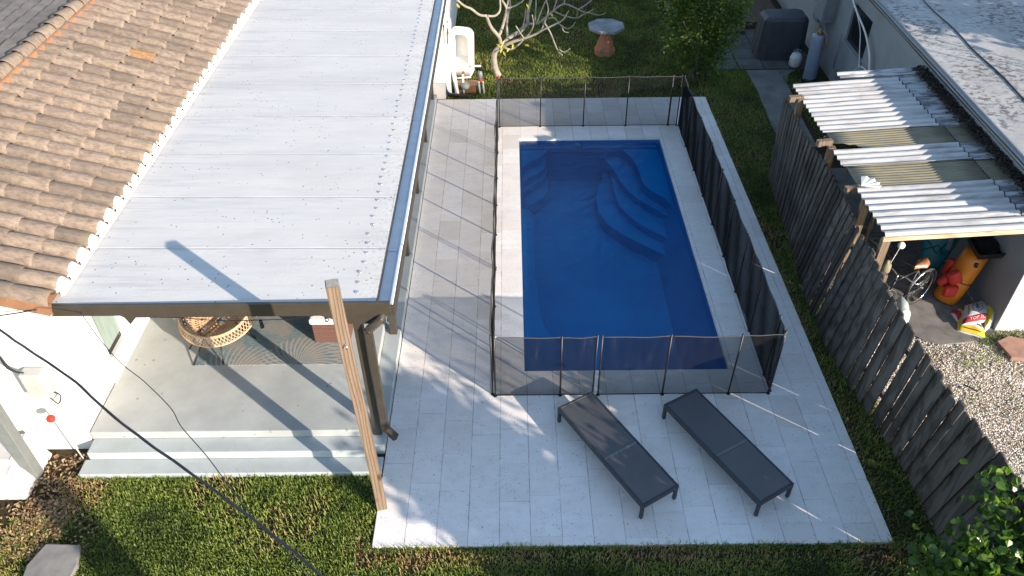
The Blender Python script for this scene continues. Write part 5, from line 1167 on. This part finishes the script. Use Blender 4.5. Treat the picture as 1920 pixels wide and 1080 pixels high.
shrub('clusia_tree', (5.7, 1.9, 0), [(5.4, 1.25, 2.45, .80, .7, 1.1), (5.5, 1.6, 2.4, .8, .7, 1.05), (5.5, 1.2, 1.3, .8, .7, 1.0), (5.5, 1.7, 1.2, .8, .7, .9)], 10000, .15, .11, 'leaf', 'dense dark hedge tree shading the deck from the right foreground', 'tree', 23, 20)
for k, (x, y, s, lab) in enumerate(((3.5, 24.6, 1.0, 'dark bushy tree at the far edge, right of the table'), (.4, 26.0, 1.1, 'dark leafy tree at the far edge behind the plumeria'), (-1.0, 28.5, 1.2, 'shadowy tree farthest back behind the white wall'), (6.8, 27.2, 1.2, 'dark tree behind the timber platform'))):
    shrub('dark_tree', (x, y, 0), [(x, y, 1.5 * s, 1.1, .9, 1.3), (x + .5, y + .3, 2.6 * s, 1.2, 1, 1.1)], 2600, .12, .07, 'leaf', lab, 'tree', 30 + k, 8, group='dark trees at the far edge of the yard')
shrub('young_tree', (5.7, 3.3, 0), [(5.6, 3.1, 2.3, .8, .6, .7)], 130, .24, .05, 'leaf', 'thin loose-leaved young tree beside the dense hedge in the right foreground', 'tree', 24, 8)
shrub('neighbour_tree', (12.9, 10.6, 0), [(12.3, 10.2, 6.6, 1.0, .8, .95), (12.9, 11.2, 6.7, 1.2, 1.0, 1.2), (13.2, 12.2, 6.2, 1.2, 1.1, 1.5), (13.6, 12.9, 4.6, 1.2, 1.2, 1.2)], 9500, .26, .15, 'leaf', 'broad tree rising behind the neighbouring flat roofed house', 'tree', 46, 10)
shrub('tall_tree', (5.8, 27.5, 0), [(5.6, 27.2, 10.6, 1.9, 1.5, 1.9), (7.0, 27.4, 9.6, 1.4, 1.2, 1.3), (4.6, 27.4, 9.3, 1.1, 1.0, 1.0)], 5200, .32, .17, 'leaf', 'tall broadleaf tree beyond the far end of the yard, mirrored in the pool', 'tree', 45, 9)
shrub('purple_plant', (1.9, 23.6, 0), [(1.9, 23.7, .35, .7, .4, .35)], 500, .14, .04, 'leafp', 'low purple leaved plant at the far edge of the lawn', 'plant', 40, 4)

# ---------------- grass, leaf litter, gravel stones (numpy meshes)
def inside(x, y, rects): 
    k = np.zeros(len(x), bool)
    for a, b, c, d in rects: k |= (x > a) & (x < b) & (y > c) & (y < d)
    return k
def blades(name, boxes, solid, mat, label, cat, Lr=(.03, .07), w=.009, seed=1, brown=None, z0=-.05, tilt=.9):
    rg = np.random.default_rng(seed); X = []; Y = []
    for a, b, c, d, dens in boxes:
        n = int((b - a) * (d - c) * dens); X.append(rg.uniform(a, b, n)); Y.append(rg.uniform(c, d, n))
    X = np.concatenate(X); Y = np.concatenate(Y); k = ~inside(X, Y, solid); X, Y = X[k], Y[k]
    pn = np.array([mn.noise(Vector((x * 1.1, y * 1.1, 3.3))) + .5 * mn.noise(Vector((x * 3.3, y * 3.3, 1.3))) for x, y in zip(X, Y)])
    keep = rg.random(len(X)) < np.clip(1.05 - np.clip(pn - .15, 0, 1) * 1.6, .25, 1); 
    if brown is not None: bx = brown(X, Y); keep &= rg.random(len(X)) > bx * .45
    X, Y, pn = X[keep], Y[keep], pn[keep]; n = len(X)
    th = rg.uniform(0, 2 * np.pi, n); L = rg.uniform(*Lr, n) * (1.1 + .5 * pn); tl = rg.uniform(.15, tilt + .1, n); dx, dy = np.cos(th), np.sin(th)
    W = w * rg.uniform(.7, 1.3, n); sx, sy = -dy * W / 2, dx * W / 2
    V = np.zeros((n, 5, 3)); 
    h1 = L * .6; 
    V[:, 0] = np.stack([X + sx, Y + sy, np.full(n, z0)], 1); V[:, 1] = np.stack([X - sx, Y - sy, np.full(n, z0)], 1)
    mx, my, mz = X + dx * h1 * np.sin(tl * .6), Y + dy * h1 * np.sin(tl * .6), z0 + h1 * np.cos(tl * .6)
    V[:, 2] = np.stack([mx - sx, my - sy, mz], 1); V[:, 3] = np.stack([mx + sx, my + sy, mz], 1)
    V[:, 4] = np.stack([X + dx * L * np.sin(tl), Y + dy * L * np.sin(tl), z0 + L * np.cos(tl)], 1)
    me = bpy.data.meshes.new(name); me.vertices.add(n * 5); me.vertices.foreach_set('co', V.ravel())
    base = np.arange(n)[:, None] * 5; loops = np.concatenate([base + [0, 1, 2, 3], base + [3, 2, 4]], 1).ravel()
    me.loops.add(len(loops)); me.loops.foreach_set('vertex_index', loops.astype(np.int32))
    me.polygons.add(2 * n); st = np.stack([np.arange(n) * 7, np.arange(n) * 7 + 4], 1).ravel(); me.polygons.foreach_set('loop_start', st.astype(np.int32))
    me.update(calc_edges=True); me.validate()
    val = np.clip(.42 + pn * .42 + rg.normal(0, .14, n), 0, 1)
    if brown is not None: b_ = brown(X, Y); val = np.clip(val + b_ * .75 * rg.random(n), 0, 1)
    at = me.attributes.new('var', 'FLOAT', 'FACE'); at.data.foreach_set('value', np.repeat(val, 2))
    me.materials.append(M[mat]); ob = bpy.data.objects.new(name, me); col.objects.link(ob); tag(ob, label, cat, kind='stuff'); print(name, n); return ob
SOL = [(DX0 - .0, DX1 + .0, DY0, DY1), (-6.0, -1.8, 6.51, 18), (-20, -6.4, 6.18, 30), (-20, -5.9, 6.9, 30), (-6, -1.6, 17.5, 30)]
def br_near(x, y): 
    return np.clip(1.25 - np.abs(y - DY0 + .12) / .22, 0, 1) * (x > -2.0) * .9 + np.clip(1.3 - np.hypot(x + 1.95, y - 5.55) / .35, 0, 1) * .6 + (x < -5.75) * np.clip(1.2 - np.hypot(x + 6.5, y - 5.6) / 1.1, 0, .9) + (x < -5.55) * (y > 5.9) * .9
blades('front_lawn', [(-8, 6.5, 4.4, 5.42, 5000), (-6.6, -1.8, 5.4, 6.55, 5000)], SOL, 'grass', 'coarse green lawn with brown patches in front of the porch and deck', 'lawn', (.025, .07), .0098, 1, br_near)
def br_strip(x, y): return np.clip(1.2 - np.abs(x - 4.80) / .10, 0, 1)
blades('edge_grass', [(-1.9, 4.8, 5.36, 5.425, 2600), (4.735, 4.78, 5.42, 17.6, 2000), (-6.0, -1.8, 6.47, 6.53, 1800)], [], 'grass', 'longer grass fringe creeping over the deck and step edges', 'grass', (.05, .11), .009, 12)
blades('side_lawn', [(4.70, 5.42, 5.4, 14.2, 3000), (4.70, 6.05, 14.2, 19.1, 1800)], SOL, 'grass', 'narrow shaded strip of grass between the deck and the wooden fence', 'lawn', (.03, .07), .009, 2, br_strip)
blades('rear_lawn', [(-1.65, 6.1, 17.62, 25, 1500), (6.9, 7.7, 15, 19.1, 1500)], SOL + [(6.1, 8, 19.15, 30), (4.5, 8, 21.4, 30)], 'grass', 'dark shaded rear lawn around the plumeria tree and garden table', 'lawn', (.03, .07), .011, 3)
def scatter_leaves(name, n, region, mat, label, cat, L, seed, z=-.04, w=.5, flat=.35):
    rd = random.Random(seed); m = MB()
    for _ in range(n):
        x, y = region(rd)
        m.leaf(Vector((x, y, z + rd.uniform(0, .02))), Vector((rd.uniform(-1, 1), rd.uniform(-1, 1), rd.uniform(-.1, flat))), Vector((rd.uniform(-.4, .4), rd.uniform(-.4, .4), 1)), L * rd.uniform(.6, 1.3), L * w, rd.random(), rd.uniform(0, .25))
    tag(m.build(name, M[mat]), label, cat, kind='stuff')
scatter_leaves('fallen_leaves', 1500, lambda r: (r.uniform(-6.5, -5.85) if r.random() < .6 else r.uniform(-7.5, -5.4), r.uniform(5.3, 6.9) if r.random() < .7 else r.uniform(5.6, 6.2)), 'litter', 'brown fallen leaves on bare soil beside the white stoop', 'fallen leaves', .055, 5)
scatter_leaves('deck_debris', 170, lambda r: (r.uniform(-1.8, 4.7), 5.45 + 3 * r.random() ** 1.3 if r.random() < .7 else r.uniform(5.5, 17)) if r.random() < .8 else (r.uniform(-1.8, -.4), r.uniform(6, 17)), 'litter', 'tiny dry leaves and specks scattered on the pool deck', 'leaf debris', .022, 15, z=.002)
scatter_leaves('yard_leaves', 260, lambda r: (r.uniform(-1.2, 4.5), r.uniform(17.7, 22)), 'litter', 'scattered dry leaves on the rear lawn', 'fallen leaves', .05, 6)
scatter_leaves('path_leaves', 300, lambda r: (r.gauss(5.7, .3), r.uniform(14.5, 18.5)), 'litter', 'pale dry leaves between the path and the fence', 'fallen leaves', .04, 7)
# loose stones
rg = random.Random(8); m = MB()
for _ in range(9000):
    y = rg.uniform(4.2, 9.4); x = rg.uniform(5.45, 8.9)
    if y > 9.2 and x > 7.8: continue
    if mn.noise(Vector((x * 1.3, y * 1.3, 9))) > .28 and rg.random() < .75: continue
    r_ = rg.uniform(.008, .02); z = -.04; a = rg.uniform(0, 6.28); e = [(x + r_ * math.cos(a + k * 1.57) * rg.uniform(.7, 1.2), y + r_ * math.sin(a + k * 1.57) * rg.uniform(.7, 1.2), z) for k in range(4)] + [(x + r_ * .2, y, z + r_ * rg.uniform(.7, 1.1))]
    m.add(e, [(0, 1, 4), (1, 2, 4), (2, 3, 4), (3, 0, 4)], rg.random())
tag(m.build('loose_stones', M['stone']), 'loose pale stones scattered over the gravel yard', 'gravel', kind='stuff')
blades('yard_weeds', [(7.4, 8.9, 8.95, 9.26, 1800), (6.9, 7.9, 8.4, 8.9, 250), (5.8, 6.3, 6.6, 7.2, 350), (6.2, 7.6, 7.4, 8.2, 90)], [], 'grass', 'green weeds growing along the cream wall in the gravel', 'weeds', (.04, .10), .011, 9)
